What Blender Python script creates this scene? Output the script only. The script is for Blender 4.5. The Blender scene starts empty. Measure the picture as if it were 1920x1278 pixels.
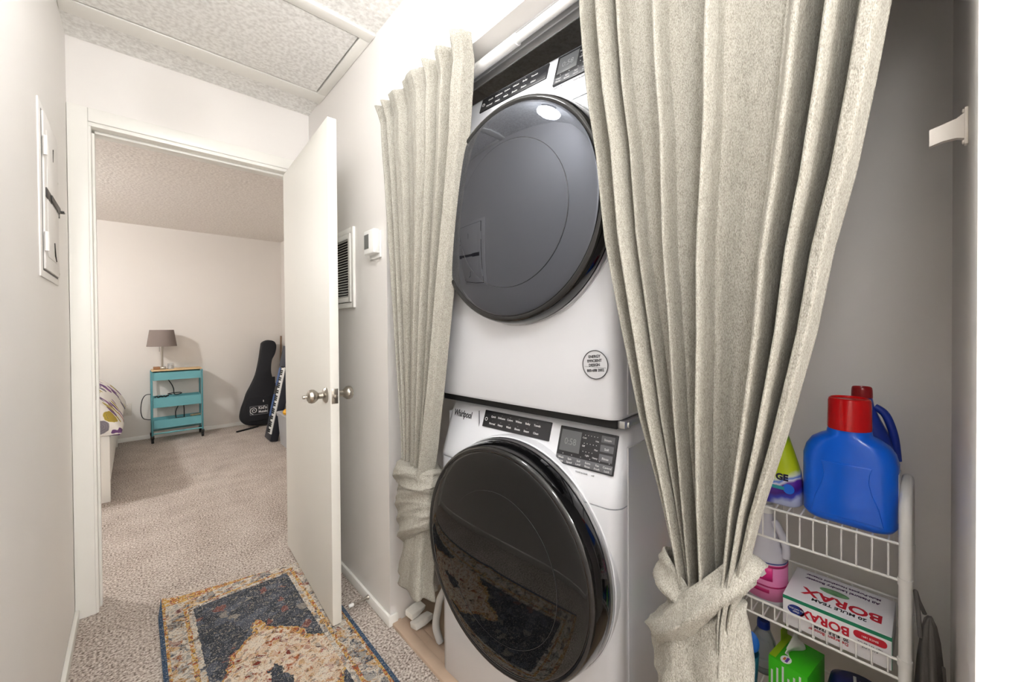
import bpy, bmesh, math, random
from math import sin, cos, pi, radians, sqrt, atan2, hypot
from mathutils import Vector, Matrix

random.seed(7)
SC = bpy.context.scene
COL = SC.collection

# ------------------------------------------------------------------ camera
CAM_H = 1.22
YAW, PIT, ROLL = radians(43.618), radians(-0.589), radians(-0.381)
FOC, PCY = 744.05, 620.1
_f = Vector((sin(YAW)*cos(PIT), cos(YAW)*cos(PIT), sin(PIT)))
_r = Vector((cos(YAW), -sin(YAW), 0))
_u = _r.cross(_f)
_R = _r*cos(ROLL) + _u*sin(ROLL)
_U = -_r*sin(ROLL) + _u*cos(ROLL)
cd = bpy.data.cameras.new('camera')
cam = bpy.data.objects.new('camera', cd)
COL.objects.link(cam)
M = Matrix((_R, _U, -_f)).transposed().to_4x4()
M.translation = (0, 0, CAM_H)
cam.matrix_world = M
cd.sensor_fit = 'HORIZONTAL'
cd.sensor_width = 36
cd.lens = FOC*36/1920
cd.shift_y = (PCY-639)/1920
cd.clip_start = 0.01
SC.camera = cam

# ------------------------------------------------------------------ world, exposure
W = bpy.data.worlds.new('world')
SC.world = W
W.use_nodes = True
W.node_tree.nodes['Background'].inputs[0].default_value = (0.8, 0.87, 1.0, 1)
W.node_tree.nodes['Background'].inputs[1].default_value = 0.6
vs = SC.view_settings
vs.view_transform = 'Standard'
vs.look = 'None'
vs.gamma = 1
vs.use_curve_mapping = False
vs.exposure = 1.5
HALL_LAMP = 40.0       # strength of the hall dome lamp and the added fill domes
BED_LAMP = 128.0
SC.cycles.max_bounces = 10
SC.cycles.diffuse_bounces = 6
SC.cycles.glossy_bounces = 4
SC.cycles.transmission_bounces = 6
SC.cycles.sample_clamp_indirect = 8

# ------------------------------------------------------------------ dimensions
LX, RX = -0.193, 0.747          # hall side walls
WT = 0.12                       # wall thickness
DY = 2.478                      # end wall with bedroom door
HZ = 2.447                      # hall ceiling
YN = -2.9                       # hall runs on behind the camera
OY0, OY1 = -0.041, 1.518        # closet opening
OZ = 2.07
CBX = 1.50                      # closet back wall
CFZ = -0.018                    # closet floor
BY = 6.0                        # bedroom far wall
BX0, BX1 = -3.0, 1.44
BZ = 2.37

# ------------------------------------------------------------------ material helpers
def lin(c):
    return tuple(((x/255)/12.92 if x/255 <= 0.04045 else ((x/255+0.055)/1.055)**2.4) for x in c)
MATS = {}
def mat(name, rgb, rough=0.6, metal=0.0, var=0.0, vscale=8.0, bump=0.0, bscale=120.0, bdist=0.002,
        spec=0.5, coat=0.0, ior=None, emit=0.0, alpha=None, trans=0.0, detail=4.0):
    if name in MATS: return MATS[name]
    m = bpy.data.materials.new(name)
    m.use_nodes = True
    nt = m.node_tree; N = nt.nodes; L = nt.links
    b = N['Principled BSDF']
    c = (*lin(rgb), 1)
    b.inputs['Base Color'].default_value = c
    b.inputs['Roughness'].default_value = rough
    b.inputs['Metallic'].default_value = metal
    b.inputs['Specular IOR Level'].default_value = spec
    b.inputs['Coat Weight'].default_value = coat
    if ior: b.inputs['IOR'].default_value = ior
    if trans: b.inputs['Transmission Weight'].default_value = trans
    if emit:
        b.inputs['Emission Color'].default_value = c
        b.inputs['Emission Strength'].default_value = emit
    if var or bump:
        tc = N.new('ShaderNodeTexCoord')
    if var:
        n = N.new('ShaderNodeTexNoise'); n.inputs['Scale'].default_value = vscale; n.inputs['Detail'].default_value = detail
        L.new(tc.outputs['Object'], n.inputs['Vector'])
        r = N.new('ShaderNodeValToRGB')
        r.color_ramp.elements[0].position = 0.3; r.color_ramp.elements[1].position = 0.7
        r.color_ramp.elements[0].color = (*[x*(1-var) for x in c[:3]], 1)
        r.color_ramp.elements[1].color = (*[min(1, x*(1+var)) for x in c[:3]], 1)
        L.new(n.outputs['Fac'], r.inputs['Fac'])
        L.new(r.outputs['Color'], b.inputs['Base Color'])
    if bump:
        n = N.new('ShaderNodeTexNoise'); n.inputs['Scale'].default_value = bscale; n.inputs['Detail'].default_value = detail
        L.new(tc.outputs['Object'], n.inputs['Vector'])
        bp = N.new('ShaderNodeBump'); bp.inputs['Strength'].default_value = bump; bp.inputs['Distance'].default_value = bdist
        L.new(n.outputs['Fac'], bp.inputs['Height'])
        L.new(bp.outputs['Normal'], b.inputs['Normal'])
    MATS[name] = m
    return m

def nmath(nt, op, a, b=None, c=None):
    n = nt.nodes.new('ShaderNodeMath'); n.operation = op
    for i, v in enumerate((a, b, c)):
        if v is None: continue
        if isinstance(v, (int, float)): n.inputs[i].default_value = v
        else: nt.links.new(v, n.inputs[i])
    return n.outputs[0]
def ramp(nt, fac, stops, interp='LINEAR'):
    r = nt.nodes.new('ShaderNodeValToRGB'); cr = r.color_ramp; cr.interpolation = interp
    while len(cr.elements) < len(stops): cr.elements.new(0.5)
    for e, (p, c) in zip(cr.elements, stops):
        e.position = p; e.color = (*lin(c), 1)
    nt.links.new(fac, r.inputs['Fac'])
    return r.outputs['Color']
def mixc(nt, fac, a, b):
    n = nt.nodes.new('ShaderNodeMix'); n.data_type = 'RGBA'
    nt.links.new(fac, n.inputs['Factor']) if not isinstance(fac, (int, float)) else setattr(n.inputs['Factor'], 'default_value', fac)
    for v, i in ((a, 6), (b, 7)):
        if isinstance(v, tuple): n.inputs[i].default_value = (*lin(v), 1)
        else: nt.links.new(v, n.inputs[i])
    return n.outputs[2]
def base(name, rough=0.9, spec=0.2):
    m = bpy.data.materials.new(name); m.use_nodes = True
    b = m.node_tree.nodes['Principled BSDF']
    b.inputs['Roughness'].default_value = rough; b.inputs['Specular IOR Level'].default_value = spec
    MATS[name] = m
    tc = m.node_tree.nodes.new('ShaderNodeTexCoord')
    return m, m.node_tree, b, tc.outputs['Object']
def tex(nt, kind, vec, scale, detail=4.0, **kw):
    n = nt.nodes.new(kind); n.inputs['Scale'].default_value = scale
    if 'Detail' in n.inputs: n.inputs['Detail'].default_value = 0.0 if 'Voronoi' in kind else detail
    nt.links.new(vec, n.inputs['Vector'])
    for k, v in kw.items(): setattr(n, k, v)
    return n
def bumpto(nt, b, h, strength, dist):
    bp = nt.nodes.new('ShaderNodeBump'); bp.inputs['Strength'].default_value = strength; bp.inputs['Distance'].default_value = dist
    nt.links.new(h, bp.inputs['Height']); nt.links.new(bp.outputs['Normal'], b.inputs['Normal'])

# carpet
def make_carpet():
    m, nt, b, v = base('carpet', 0.95, 0.1)
    n1 = tex(nt, 'ShaderNodeTexNoise', v, 120, 4)
    n2 = tex(nt, 'ShaderNodeTexNoise', v, 5, 3)
    vo = tex(nt, 'ShaderNodeTexVoronoi', v, 230)
    s = nmath(nt, 'ADD', nmath(nt, 'MULTIPLY', n1.outputs['Fac'], 0.86), nmath(nt, 'MULTIPLY', n2.outputs['Fac'], 0.14))
    c = ramp(nt, s, [(0.36, (124, 110, 101)), (0.5, (194, 182, 172)), (0.62, (230, 221, 213))])
    nt.links.new(c, b.inputs['Base Color'])
    h = nmath(nt, 'ADD', nmath(nt, 'MULTIPLY', n1.outputs['Fac'], 1.0), nmath(nt, 'MULTIPLY', vo.outputs['Distance'], 0.6))
    bumpto(nt, b, h, 0.9, 0.006)
    return m
CARPET = make_carpet()
def make_popcorn(name, lo, hi, sc=75):
    m, nt, b, v = base(name, 0.9, 0.25)
    n1 = tex(nt, 'ShaderNodeTexNoise', v, sc, 3)
    vo = tex(nt, 'ShaderNodeTexVoronoi', v, sc*0.9)
    c = ramp(nt, n1.outputs['Fac'], [(0.32, lo), (0.62, hi)])
    nt.links.new(c, b.inputs['Base Color'])
    h = nmath(nt, 'ADD', n1.outputs['Fac'], nmath(nt, 'MULTIPLY', vo.outputs['Distance'], -0.5))
    bumpto(nt, b, h, 0.45, 0.005)
    return m
POPCORN = make_popcorn('popcorn_ceiling', (226, 225, 222), (250, 250, 248))
POPCORN_BED = make_popcorn('popcorn_ceiling_bedroom', (220, 214, 207), (236, 231, 225), 60)
WALL = mat('wall_paint', (235, 232, 229), 0.55, var=0.012, vscale=2, bump=0.12, bscale=260, bdist=0.001)
WALLG = mat('closet_paint', (236, 232, 227), 0.5, var=0.03, vscale=2.5, bump=0.15, bscale=260, bdist=0.001)
WALLB = mat('bedroom_paint', (226, 221, 215), 0.6, var=0.01, vscale=2, bump=0.08, bscale=260, bdist=0.001)
TRIM = mat('white_trim', (240, 239, 234), 0.35, var=0.01, vscale=3)
DOORM = mat('door_paint', (230, 228, 221), 0.55, var=0.015, vscale=1.5)
APPL = mat('appliance_white', (222, 224, 229), 0.22, coat=0.3)
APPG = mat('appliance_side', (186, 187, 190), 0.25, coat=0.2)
BLACKG = mat('gloss_black', (9, 9, 10), 0.08, coat=0.5)
GLASSW = mat('washer_glass', (11, 11, 11), 0.03, ior=1.5)
GLASSD = mat('dryer_glass', (20, 21, 28), 0.02, ior=2.2, spec=0.5)
GLASSD.node_tree.nodes['Principled BSDF'].inputs['Specular Tint'].default_value = (0.80, 0.86, 1.0, 1)
PANELM = mat('control_black', (44, 44, 47), 0.25)
PANELB = mat('control_button', (96, 97, 101), 0.35)
PANELD = mat('control_display', (96, 98, 100), 0.2)
DIGIT = mat('display_digit', (126, 128, 130), 0.3)
INK = mat('print_white', (225, 225, 226), 0.5)
INKD = mat('print_dark', (46, 46, 48), 0.4)
INKG = mat('print_grey', (120, 120, 124), 0.5)
CHROME = mat('brushed_nickel', (178, 172, 162), 0.28, metal=1.0)
STEEL = mat('galvanised_steel', (190, 190, 190), 0.35, metal=0.9)
DARK = mat('dark_metal', (62, 60, 58), 0.4, metal=0.6)
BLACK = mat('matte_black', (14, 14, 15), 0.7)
WIRE = mat('white_wire_coat', (238, 236, 231), 0.35)
PLAST = mat('white_plastic', (245, 245, 243), 0.35)

# ------------------------------------------------------------------ mesh helpers
class MB:
    def __init__(s): s.v = []; s.f = []
    def add(s, vs_, fs):
        o = len(s.v); s.v += [tuple(p) for p in vs_]; s.f += [tuple(i+o for i in f) for f in fs]; return s
    def box(s, x0, x1, y0, y1, z0, z1):
        return s.add([(x0,y0,z0),(x1,y0,z0),(x1,y1,z0),(x0,y1,z0),(x0,y0,z1),(x1,y0,z1),(x1,y1,z1),(x0,y1,z1)],
                     [(0,3,2,1),(4,5,6,7),(0,1,5,4),(1,2,6,5),(2,3,7,6),(3,0,4,7)])
    def rings(s, rings, closed=True, cap0=True, cap1=True):
        n = len(rings[0]); vs_ = [p for r in rings for p in r]; fs = []
        for i in range(len(rings)-1):
            for j in range(n if closed else n-1):
                k = (j+1) % n
                fs.append((i*n+j, i*n+k, (i+1)*n+k, (i+1)*n+j))
        if closed and cap0: fs.append(tuple(reversed(range(n))))
        if closed and cap1: fs.append(tuple((len(rings)-1)*n+j for j in range(n)))
        return s.add(vs_, fs)
    def tube(s, pts, r, n=8, closed=False):
        pts = [Vector(p) for p in pts]; rg = []; m = len(pts)
        prev = None
        for i, p in enumerate(pts):
            if closed: t = pts[(i+1) % m]-pts[i-1]
            else: t = pts[min(i+1, m-1)]-pts[max(i-1, 0)]
            t.normalize()
            if prev is None:
                a = Vector((0,0,1)) if abs(t.z) < 0.9 else Vector((1,0,0))
                u = t.cross(a).normalized()
            else:
                u = (prev - t*prev.dot(t)).normalized()
            prev = u; w = t.cross(u)
            rr = r[i] if isinstance(r, (list, tuple)) else r
            rg.append([p + (u*cos(2*pi*k/n) + w*sin(2*pi*k/n))*rr for k in range(n)])
        if closed:
            rg.append(rg[0]); return s.rings(rg, cap0=False, cap1=False)
        return s.rings(rg)
    def lathe(s, prof, n=24, axis='z', c=(0,0,0), cap0=True, cap1=True):
        rg = []
        for r, h in prof:
            ring = []
            for k in range(n):
                a = 2*pi*k/n; x, y = r*cos(a), r*sin(a)
                ring.append((c[0]+x, c[1]+y, c[2]+h) if axis == 'z' else
                            (c[0]+x, c[1]+h, c[2]+y) if axis == 'y' else (c[0]+h, c[1]+x, c[2]+y))
            rg.append(ring)
        return s.rings(rg, cap0=cap0, cap1=cap1)
    def prism(s, poly, y0, y1, axis='y'):
        def P(a, b, h): return (a, h, b) if axis == 'y' else ((a, b, h) if axis == 'z' else (h, a, b))
        return s.rings([[P(a, b, y0) for a, b in poly], [P(a, b, y1) for a, b in poly]])
    def grid(s, fn, nu, nv):
        vs_ = [fn(i/nu, j/nv) for j in range(nv+1) for i in range(nu+1)]
        fs = [(j*(nu+1)+i, j*(nu+1)+i+1, (j+1)*(nu+1)+i+1, (j+1)*(nu+1)+i) for j in range(nv) for i in range(nu)]
        return s.add(vs_, fs)
    def mesh(s, name, m, smooth=40, bevel=0, seg=2):
        me = bpy.data.meshes.new(name)
        me.from_pydata([tuple(p) for p in s.v], [], s.f)
        bm = bmesh.new(); bm.from_mesh(me)
        bmesh.ops.recalc_face_normals(bm, faces=bm.faces)
        if bevel:
            es = [e for e in bm.edges if e.is_manifold and e.calc_face_angle(0) > radians(35)]
            bmesh.ops.bevel(bm, geom=es, offset=bevel, segments=seg, affect='EDGES', profile=0.5)
        bm.to_mesh(me); bm.free()
        if smooth:
            me.shade_smooth(); me.set_sharp_from_angle(angle=radians(smooth))
        if m: me.materials.append(m)
        return me
    def obj(s, name, m, parent=None, smooth=40, bevel=0, seg=2, **kw):
        return link(name, s.mesh(name, m, smooth, bevel, seg), parent, **kw)

def link(name, data, parent=None, label=None, cat=None, group=None, kind=None, loc=None, rot=None):
    o = bpy.data.objects.new(name, data); COL.objects.link(o)
    if parent is not None: o.parent = parent
    if loc is not None: o.location = loc
    if rot is not None: o.rotation_euler = rot
    if label: o['label'] = label
    if cat: o['category'] = cat
    if group: o['group'] = group
    if kind: o['kind'] = kind
    return o
def thing(name, label, cat, loc=(0,0,0), rz=0, group=None, rot=None):
    return link(name, None, None, label, cat, group, None, loc, rot or (0,0,rz))
def B(name, m, bx, parent=None, bevel=0.0, **kw):
    return MB().box(*bx).obj(name, m, parent, bevel=bevel, **kw)
def struct(name, m, boxes, label, cat, parent=None, bevel=0.0):
    mb = MB()
    for b in boxes: mb.box(*b)
    return mb.obj(name, m, parent, label=label if parent is None else None, cat=cat if parent is None else None,
                  kind='structure' if parent is None else None, bevel=bevel)
def rrect(hx, hy, r, n=5, cx=0, cy=0):
    out = []
    for sx, sy, a0 in ((1,1,0),(-1,1,90),(-1,-1,180),(1,-1,270)):
        for k in range(n+1):
            a = radians(a0+90*k/n)
            out.append((cx+sx*(hx-r)+r*cos(a), cy+sy*(hy-r)+r*sin(a)))
    return out
def interp(tab, x):
    if x <= tab[0][0]: return tab[0][1]
    for (a, p), (b, q) in zip(tab, tab[1:]):
        if x <= b: return p+(q-p)*(x-a)/(b-a)
    return tab[-1][1]
def cosint(tab, x):
    if x <= tab[0][0]: return tab[0][1]
    for (a, p), (b, q) in zip(tab, tab[1:]):
        if x <= b:
            t = (x-a)/(b-a); t = t*t*(3-2*t); return p+(q-p)*t
    return tab[-1][1]
def cat(pts, k=6, closed=False):
    P_ = [Vector(p) for p in pts]; n = len(P_); out = []
    for i in range(n if closed else n-1):
        if closed: a, b, c, d_ = P_[i-1], P_[i], P_[(i+1) % n], P_[(i+2) % n]
        else: a, b, c, d_ = P_[max(i-1, 0)], P_[i], P_[i+1], P_[min(i+2, n-1)]
        for j in range(k):
            t = j/k
            out.append(0.5*((2*b)+(c-a)*t+(2*a-5*b+4*c-d_)*t*t+(3*b-a-3*c+d_)*t**3))
    if not closed: out.append(P_[-1])
    return out
_txt = {}
def text(name, body, size, m, parent, loc, rot=(pi/2,0,0), ext=0.0003, sx=1.0, bold=0.0, align='CENTER'):
    key = (body, size, m.name, ext, bold, align)
    if key not in _txt:
        c = bpy.data.curves.new(name, 'FONT'); c.body = body; c.size = size; c.extrude = ext
        c.align_x = align; c.align_y = 'CENTER'; c.offset = bold; c.resolution_u = 3
        o = bpy.data.objects.new(name, c)
        me = bpy.data.meshes.new_from_object(o)
        bpy.data.objects.remove(o); bpy.data.curves.remove(c)
        me.materials.clear(); me.materials.append(m); me.name = name
        _txt[key] = me
    o = link(name, _txt[key], parent, loc=loc, rot=rot)
    o.scale = (sx, 1, 1)
    return o
def arc(c, r, a0, a1, n, plane='xz', h=0):
    o = []
    for k in range(n+1):
        a = radians(a0+(a1-a0)*k/n); x, y = c[0]+r*cos(a), c[1]+r*sin(a)
        o.append((x, h, y) if plane == 'xz' else (x, y, h) if plane == 'xy' else (h, x, y))
    return o

# ================================================================== SETTING
struct('floor', CARPET, [(LX-0.1, RX+0.003, YN, DY+0.001, -0.05, 0), (BX0, BX1, DY+0.001, BY, -0.05, 0)],
       'beige cut-pile carpet through the hall and bedroom', 'carpet floor')
struct('floor_closet', mat('closet_vinyl', (178, 156, 132), 0.5, var=0.05, vscale=6), [(RX+0.003, CBX+0.1, OY0-0.1, 1.72, -0.06, CFZ)],
       'tan floor inside the laundry closet', 'floor')
sill = mat('sill_wood', (196, 172, 150), 0.55, var=0.06, vscale=9)
st = thing('trim_closet_sill', 'pale wooden sill board between the carpet and the closet floor', 'sill')
st['kind'] = 'structure'
for i, (a, b, h) in enumerate(((0.004, 0.045, 0.012), (0.047, 0.085, 0.005), (0.087, 0.125, 0.0))):
    B('plank', sill, (RX+a, RX+b, OY0+0.002, OY1-0.002, CFZ-0.005, h), st, bevel=0.003)
struct('wall_left', WALL, [(LX-0.1, LX, YN, DY+WT, 0, HZ)], 'off-white hall wall along the left side', 'wall')
EX0, EX1, EZ = -0.140, 0.672, 2.105     # rough door opening
struct('wall_end', WALL, [(LX, EX0, DY, DY+WT, 0, HZ), (EX1, RX+WT, DY, DY+WT, 0, HZ), (EX0, EX1, DY, DY+WT, EZ, HZ)],
       'off-white hall end wall around the bedroom doorway', 'wall')
struct('wall_right', WALL, [(RX, RX+WT, OY1, DY, -0.05, HZ), (RX, RX+WT, OY0, OY1, OZ, HZ), (RX, RX+WT, YN, OY0, -0.05, HZ)],
       'off-white hall wall on the right framing the laundry closet opening', 'wall')
struct('wall_closet_back', WALLG, [(CBX, CBX+0.1, OY0, 1.72, -0.06, HZ)], 'grey-lit back wall of the laundry closet', 'wall')
struct('wall_closet_side', WALLG, [(RX+WT, CBX+0.1, OY0-0.1, OY0, -0.06, HZ)], 'closet side wall carrying the small white bracket', 'wall')
struct('wall_closet_far', WALLG, [(RX+WT, CBX, 1.62, 1.72, -0.06, HZ)], 'shadowed far side wall of the laundry closet', 'wall')
struct('wall_near', WALL, [(LX-0.1, RX+WT, YN-0.1, YN, 0, HZ)], 'hall wall behind the viewer', 'wall')
struct('wall_bedroom_back', WALLB, [(BX0, BX1+0.1, BY, BY+0.1, 0, BZ)], 'beige bedroom wall behind the teal cart', 'wall')
struct('wall_bedroom_right', WALLB, [(BX1, BX1+0.1, DY, BY, 0, BZ)], 'beige bedroom wall beside the guitar bag', 'wall')
struct('wall_bedroom_left', WALLB, [(BX0-0.1, BX0, DY, BY+0.1, 0, BZ)], 'bedroom wall beyond the bed', 'wall')
struct('wall_bedroom_front', WALLB, [(BX0, LX-0.1, DY, DY+WT, 0, BZ), (RX+WT, BX1, DY, DY+WT, 0, BZ)], 'bedroom wall on the doorway side', 'wall')
struct('ceiling_bedroom', POPCORN_BED, [(BX0-0.1, BX1+0.1, DY+WT, BY+0.1, BZ, BZ+0.08)], 'textured bedroom ceiling', 'ceiling')
# hall ceiling with the hatch left open
HX0, HX1, HY0, HY1 = LX+0.045, 0.702, 1.652, 2.188
struct('ceiling', POPCORN, [(LX-0.1, RX+WT, YN-0.1, HY0, HZ, HZ+0.08), (LX-0.1, RX+WT, HY1, DY+WT, HZ, HZ+0.08),
                            (LX-0.1, HX0, HY0, HY1, HZ, HZ+0.08), (HX1, RX+WT, HY0, HY1, HZ, HZ+0.08),
                            (RX+WT, CBX+0.1, OY0-0.1, 1.72, HZ, HZ+0.08)],
       'white textured popcorn ceiling of the hall', 'ceiling')
ht = thing('ceiling_hatch', 'textured ceiling hatch panel framed by flat white boards', 'hatch', ((HX0+HX1)/2, (HY0+HY1)/2, HZ))
cx, cy = (HX0+HX1)/2, (HY0+HY1)/2
B('panel', POPCORN, (HX0-cx+0.004, HX1-cx-0.008, HY0-cy+0.004, HY1-cy-0.010, -0.010, 0.02), ht)
B('backing', BLACK, (HX0-cx-0.03, HX1-cx+0.03, HY0-cy-0.03, HY1-cy+0.03, 0.085, 0.09), ht)
for bx in ((LX-cx+0.001, RX-cx-0.001, HY1-cy, 2.283-cy, -0.012, 0.0), (LX-cx+0.001, RX-cx-0.001, 1.597-cy, HY0-cy, -0.012, 0.0),
           (HX1-cx, RX-cx-0.001, HY0-cy, HY1-cy, -0.012, 0.0), (LX-cx+0.001, HX0-cx, HY0-cy, HY1-cy, -0.012, 0.0)):
    B('frame_board', TRIM, bx, ht, bevel=0.003)
# baseboards
def baseboard(name, x0, x1, y0, y1, label):
    return struct(name, TRIM, [(x0, x1, y0, y1, 0, 0.045)], label, 'baseboard', bevel=0.004)
baseboard('baseboard_left', LX, LX+0.014, YN, DY-0.02, 'white baseboard along the left hall wall')
baseboard('baseboard_right', RX-0.012, RX, OY1-0.002, DY-0.002, 'white baseboard along the right hall wall behind the door')
baseboard('baseboard_corner', RX-0.012, RX+0.03, OY1-0.012, OY1, 'short white baseboard piece wrapping the closet corner')
baseboard('baseboard_near', RX-0.012, RX, YN, OY0, 'white baseboard on the near stretch of the right wall')
baseboard('baseboard_bedroom_back', BX0, BX1, BY-0.012, BY, 'white baseboard under the bedroom back wall')
baseboard('baseboard_bedroom_right', BX1-0.012, BX1, DY+WT, BY-0.012, 'white baseboard along the bedroom right wall')
# bedroom doorway casing
tr = thing('trim_1', 'flat white casing and jamb around the bedroom doorway', 'door frame', (0.255, DY, 0)); tr['kind'] = 'structure'
ox = 0.255
def tb(n, x0, x1, y0, y1, z0, z1, bv=0.003): B(n, TRIM, (x0-ox, x1-ox, y0, y1, z0, z1), tr, bevel=bv)
tb('casing_board', LX+0.001, -0.131, -0.018, 0, 0, 2.163)
tb('casing_board', 0.665, 0.725, -0.018, 0, 0, 2.163)
tb('casing_board', -0.131, 0.665, -0.018, 0, 2.105, 2.163)
tb('jamb_board', EX0, -0.123, -0.012, WT+0.012, 0, 2.088, 0.002)
tb('jamb_board', 0.653, EX1, -0.012, WT+0.012, 0, 2.088, 0.002)
tb('jamb_board', EX0, EX1, -0.012, WT+0.012, 2.088, EZ, 0.002)
tb('stop_strip', -0.123, -0.114, 0.036, 0.075, 0, 2.076, 0.002)
tb('stop_strip', 0.643, 0.653, 0.036, 0.075, 0, 2.076, 0.002)
tb('stop_strip', -0.114, 0.643, 0.036, 0.075, 2.076, 2.088, 0.002)
tb('casing_board', LX-0.0, -0.131, WT, WT+0.018, 0, 2.163)
tb('casing_board', 0.665, 0.725, WT, WT+0.018, 0, 2.163)
tb('casing_board', -0.131, 0.665, WT, WT+0.018, 2.105, 2.163)
B('strike_plate', CHROME, (-0.124-ox, -0.1222-ox, 0.004, 0.03, 0.915, 0.975), tr)
# closet head track
ct = thing('trim_2', 'white metal track under the closet header', 'track', (0.80, 0.74, OZ)); ct['kind'] = 'structure'
yl, yh = OY0+0.003-0.74, OY1-0.003-0.74
B('track_plate', mat('track_white', (214, 214, 214), 0.4), (0.005, 0.066, yl, yh, -0.006, 0), ct)
for q in (0.006, 0.032, 0.060): B('track_flange', MATS['track_white'], (q, q+0.005, yl, yh, -0.032, -0.006), ct, bevel=0.001)

# ------------------------------------------------------------------ door
d = thing('door_1', 'plain off-white slab door standing open against the right wall', 'door', (0.6215, 2.450, 0), radians(-2.7)); d['kind'] = 'structure'
B('slab', DOORM, (-0.0175, 0.0175, -0.80, 0, 0.018, 2.062), d, bevel=0.002)
def knob(sgn):
    k = MB().lathe([(0.0, 0.0), (0.032, 0.0), (0.033, 0.004), (0.026, 0.010), (0.0135, 0.014), (0.0125, 0.030), (0.019, 0.036), (0.027, 0.046), (0.0285, 0.056), (0.025, 0.066), (0.016, 0.071), (0.0, 0.072)], 24, 'x')
    k.v = [(0.0175*sgn + x*sgn, y-0.745, z+0.945) for x, y, z in k.v]
    ko = k.obj('knob', CHROME, d)
    if sgn < 0:
        t = MB().lathe([(0.0, 0.0), (0.006, 0.001), (0.004, 0.008), (0.008, 0.010), (0.007, 0.018), (0, 0.02)], 12, 'x')
        t.v = [(-(0.0175+0.070)-x, y-0.745, z+0.945) for x, y, z in t.v]
        t.obj('turn_button', CHROME, ko)
knob(-1); knob(1)
lp = B('latch_plate', CHROME, (-0.0125, 0.0125, -0.8018, -0.8, 0.915, 0.975), d, bevel=0.001)
b_ = MB().lathe([(0.009, 0), (0.009, 0.006), (0.006, 0.011), (0, 0.012)], 14, 'y'); b_.v = [(x, -0.801-y, z+0.945) for x, y, z in b_.v]
b_.obj('latch_bolt', CHROME, lp)
for z in (0.25, 1.05, 1.85):
    h = MB().tube([(0.0225, 0.003, z-0.045), (0.0225, 0.003, z+0.045)], 0.006, 10); h.obj('hinge', CHROME, d)

# ------------------------------------------------------------------ hall fittings
# return vent
vt = thing('return_vent', 'white louvred return air vent behind the open door', 'vent', (RX, 2.025, 1.502))
hw, hh = 0.195, 0.187
for bx in ((-0.012, 0, -hw, -hw+0.024, -hh, hh), (-0.012, 0, hw-0.024, hw, -hh, hh), (-0.012, 0, -hw+0.024, hw-0.024, hh-0.024, hh), (-0.012, 0, -hw+0.024, hw-0.024, -hh, -hh+0.024)):
    B('frame_bar', TRIM, bx, vt, bevel=0.002)
B('backing', BLACK, (-0.001, 0.0, -hw+0.02, hw-0.02, -hh+0.02, hh-0.02), vt)
for bx in ((-0.016, -0.002, -hw+0.027, -hw+0.052, -hh+0.027, hh-0.027), (-0.016, -0.002, hw-0.052, hw-0.027, -hh+0.027, hh-0.027),
           (-0.016, -0.002, -hw+0.052, hw-0.052, hh-0.050, hh-0.027), (-0.016, -0.002, -hw+0.052, hw-0.052, -hh+0.027, -hh+0.050)):
    B('grille_border', TRIM, bx, vt, bevel=0.001)
sl = MB().add([(-0.015, -hw+0.052, -0.0045), (-0.015, hw-0.052, -0.0045), (-0.002, hw-0.052, 0.004), (-0.002, -hw+0.052, 0.004),
               (-0.015, -hw+0.052, -0.0030), (-0.015, hw-0.052, -0.0030), (-0.002, hw-0.052, 0.0055), (-0.002, -hw+0.052, 0.0055)],
              [(0,3,2,1),(4,5,6,7),(0,1,5,4),(1,2,6,5),(2,3,7,6),(3,0,4,7)]).mesh('slat', TRIM, 0)
for i in range(22): link('slat', sl, vt, loc=(0, 0, -hh+0.056+i*(2*hh-0.112)/21))
# thermostat
tm = thing('thermostat', 'small white thermostat with a grey screen on the right wall', 'thermostat', (RX, 1.612, 1.573))
B('wall_plate', PLAST, (-0.008, 0, -0.052, 0.052, -0.062, 0.05), tm, bevel=0.003)
B('body', PLAST, (-0.034, -0.008, -0.048, 0.048, -0.045, 0.055), tm, bevel=0.005, seg=3)
B('screen', mat('lcd_grey', (104, 105, 104), 0.3), (-0.0348, -0.033, 0.0, 0.042, -0.022, 0.038), tm)
# door stop
ds = thing('door_stop', 'spring door stop with white tip on the right baseboard', 'door stop', (RX-0.012, 1.70, 0.034))
MB().tube([(-0.004-0.0125*i, 0, 0) for i in range(6)], [0.0062, 0.0056, 0.005, 0.0048, 0.0046, 0.0046], 12).obj('rod', CHROME, ds)
k = MB().lathe([(0.010, 0), (0.010, 0.003), (0.006, 0.010), (0, 0.010)], 12, 'x'); k.v = [(-x, y, z) for x, y, z in k.v]; k.obj('mount', CHROME, ds)
k = MB().lathe([(0.006, 0.066), (0.0075, 0.068), (0.0075, 0.082), (0.005, 0.086), (0, 0.086)], 12, 'x'); k.v = [(-x, y, z) for x, y, z in k.v]; k.obj('tip', PLAST, ds)
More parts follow.
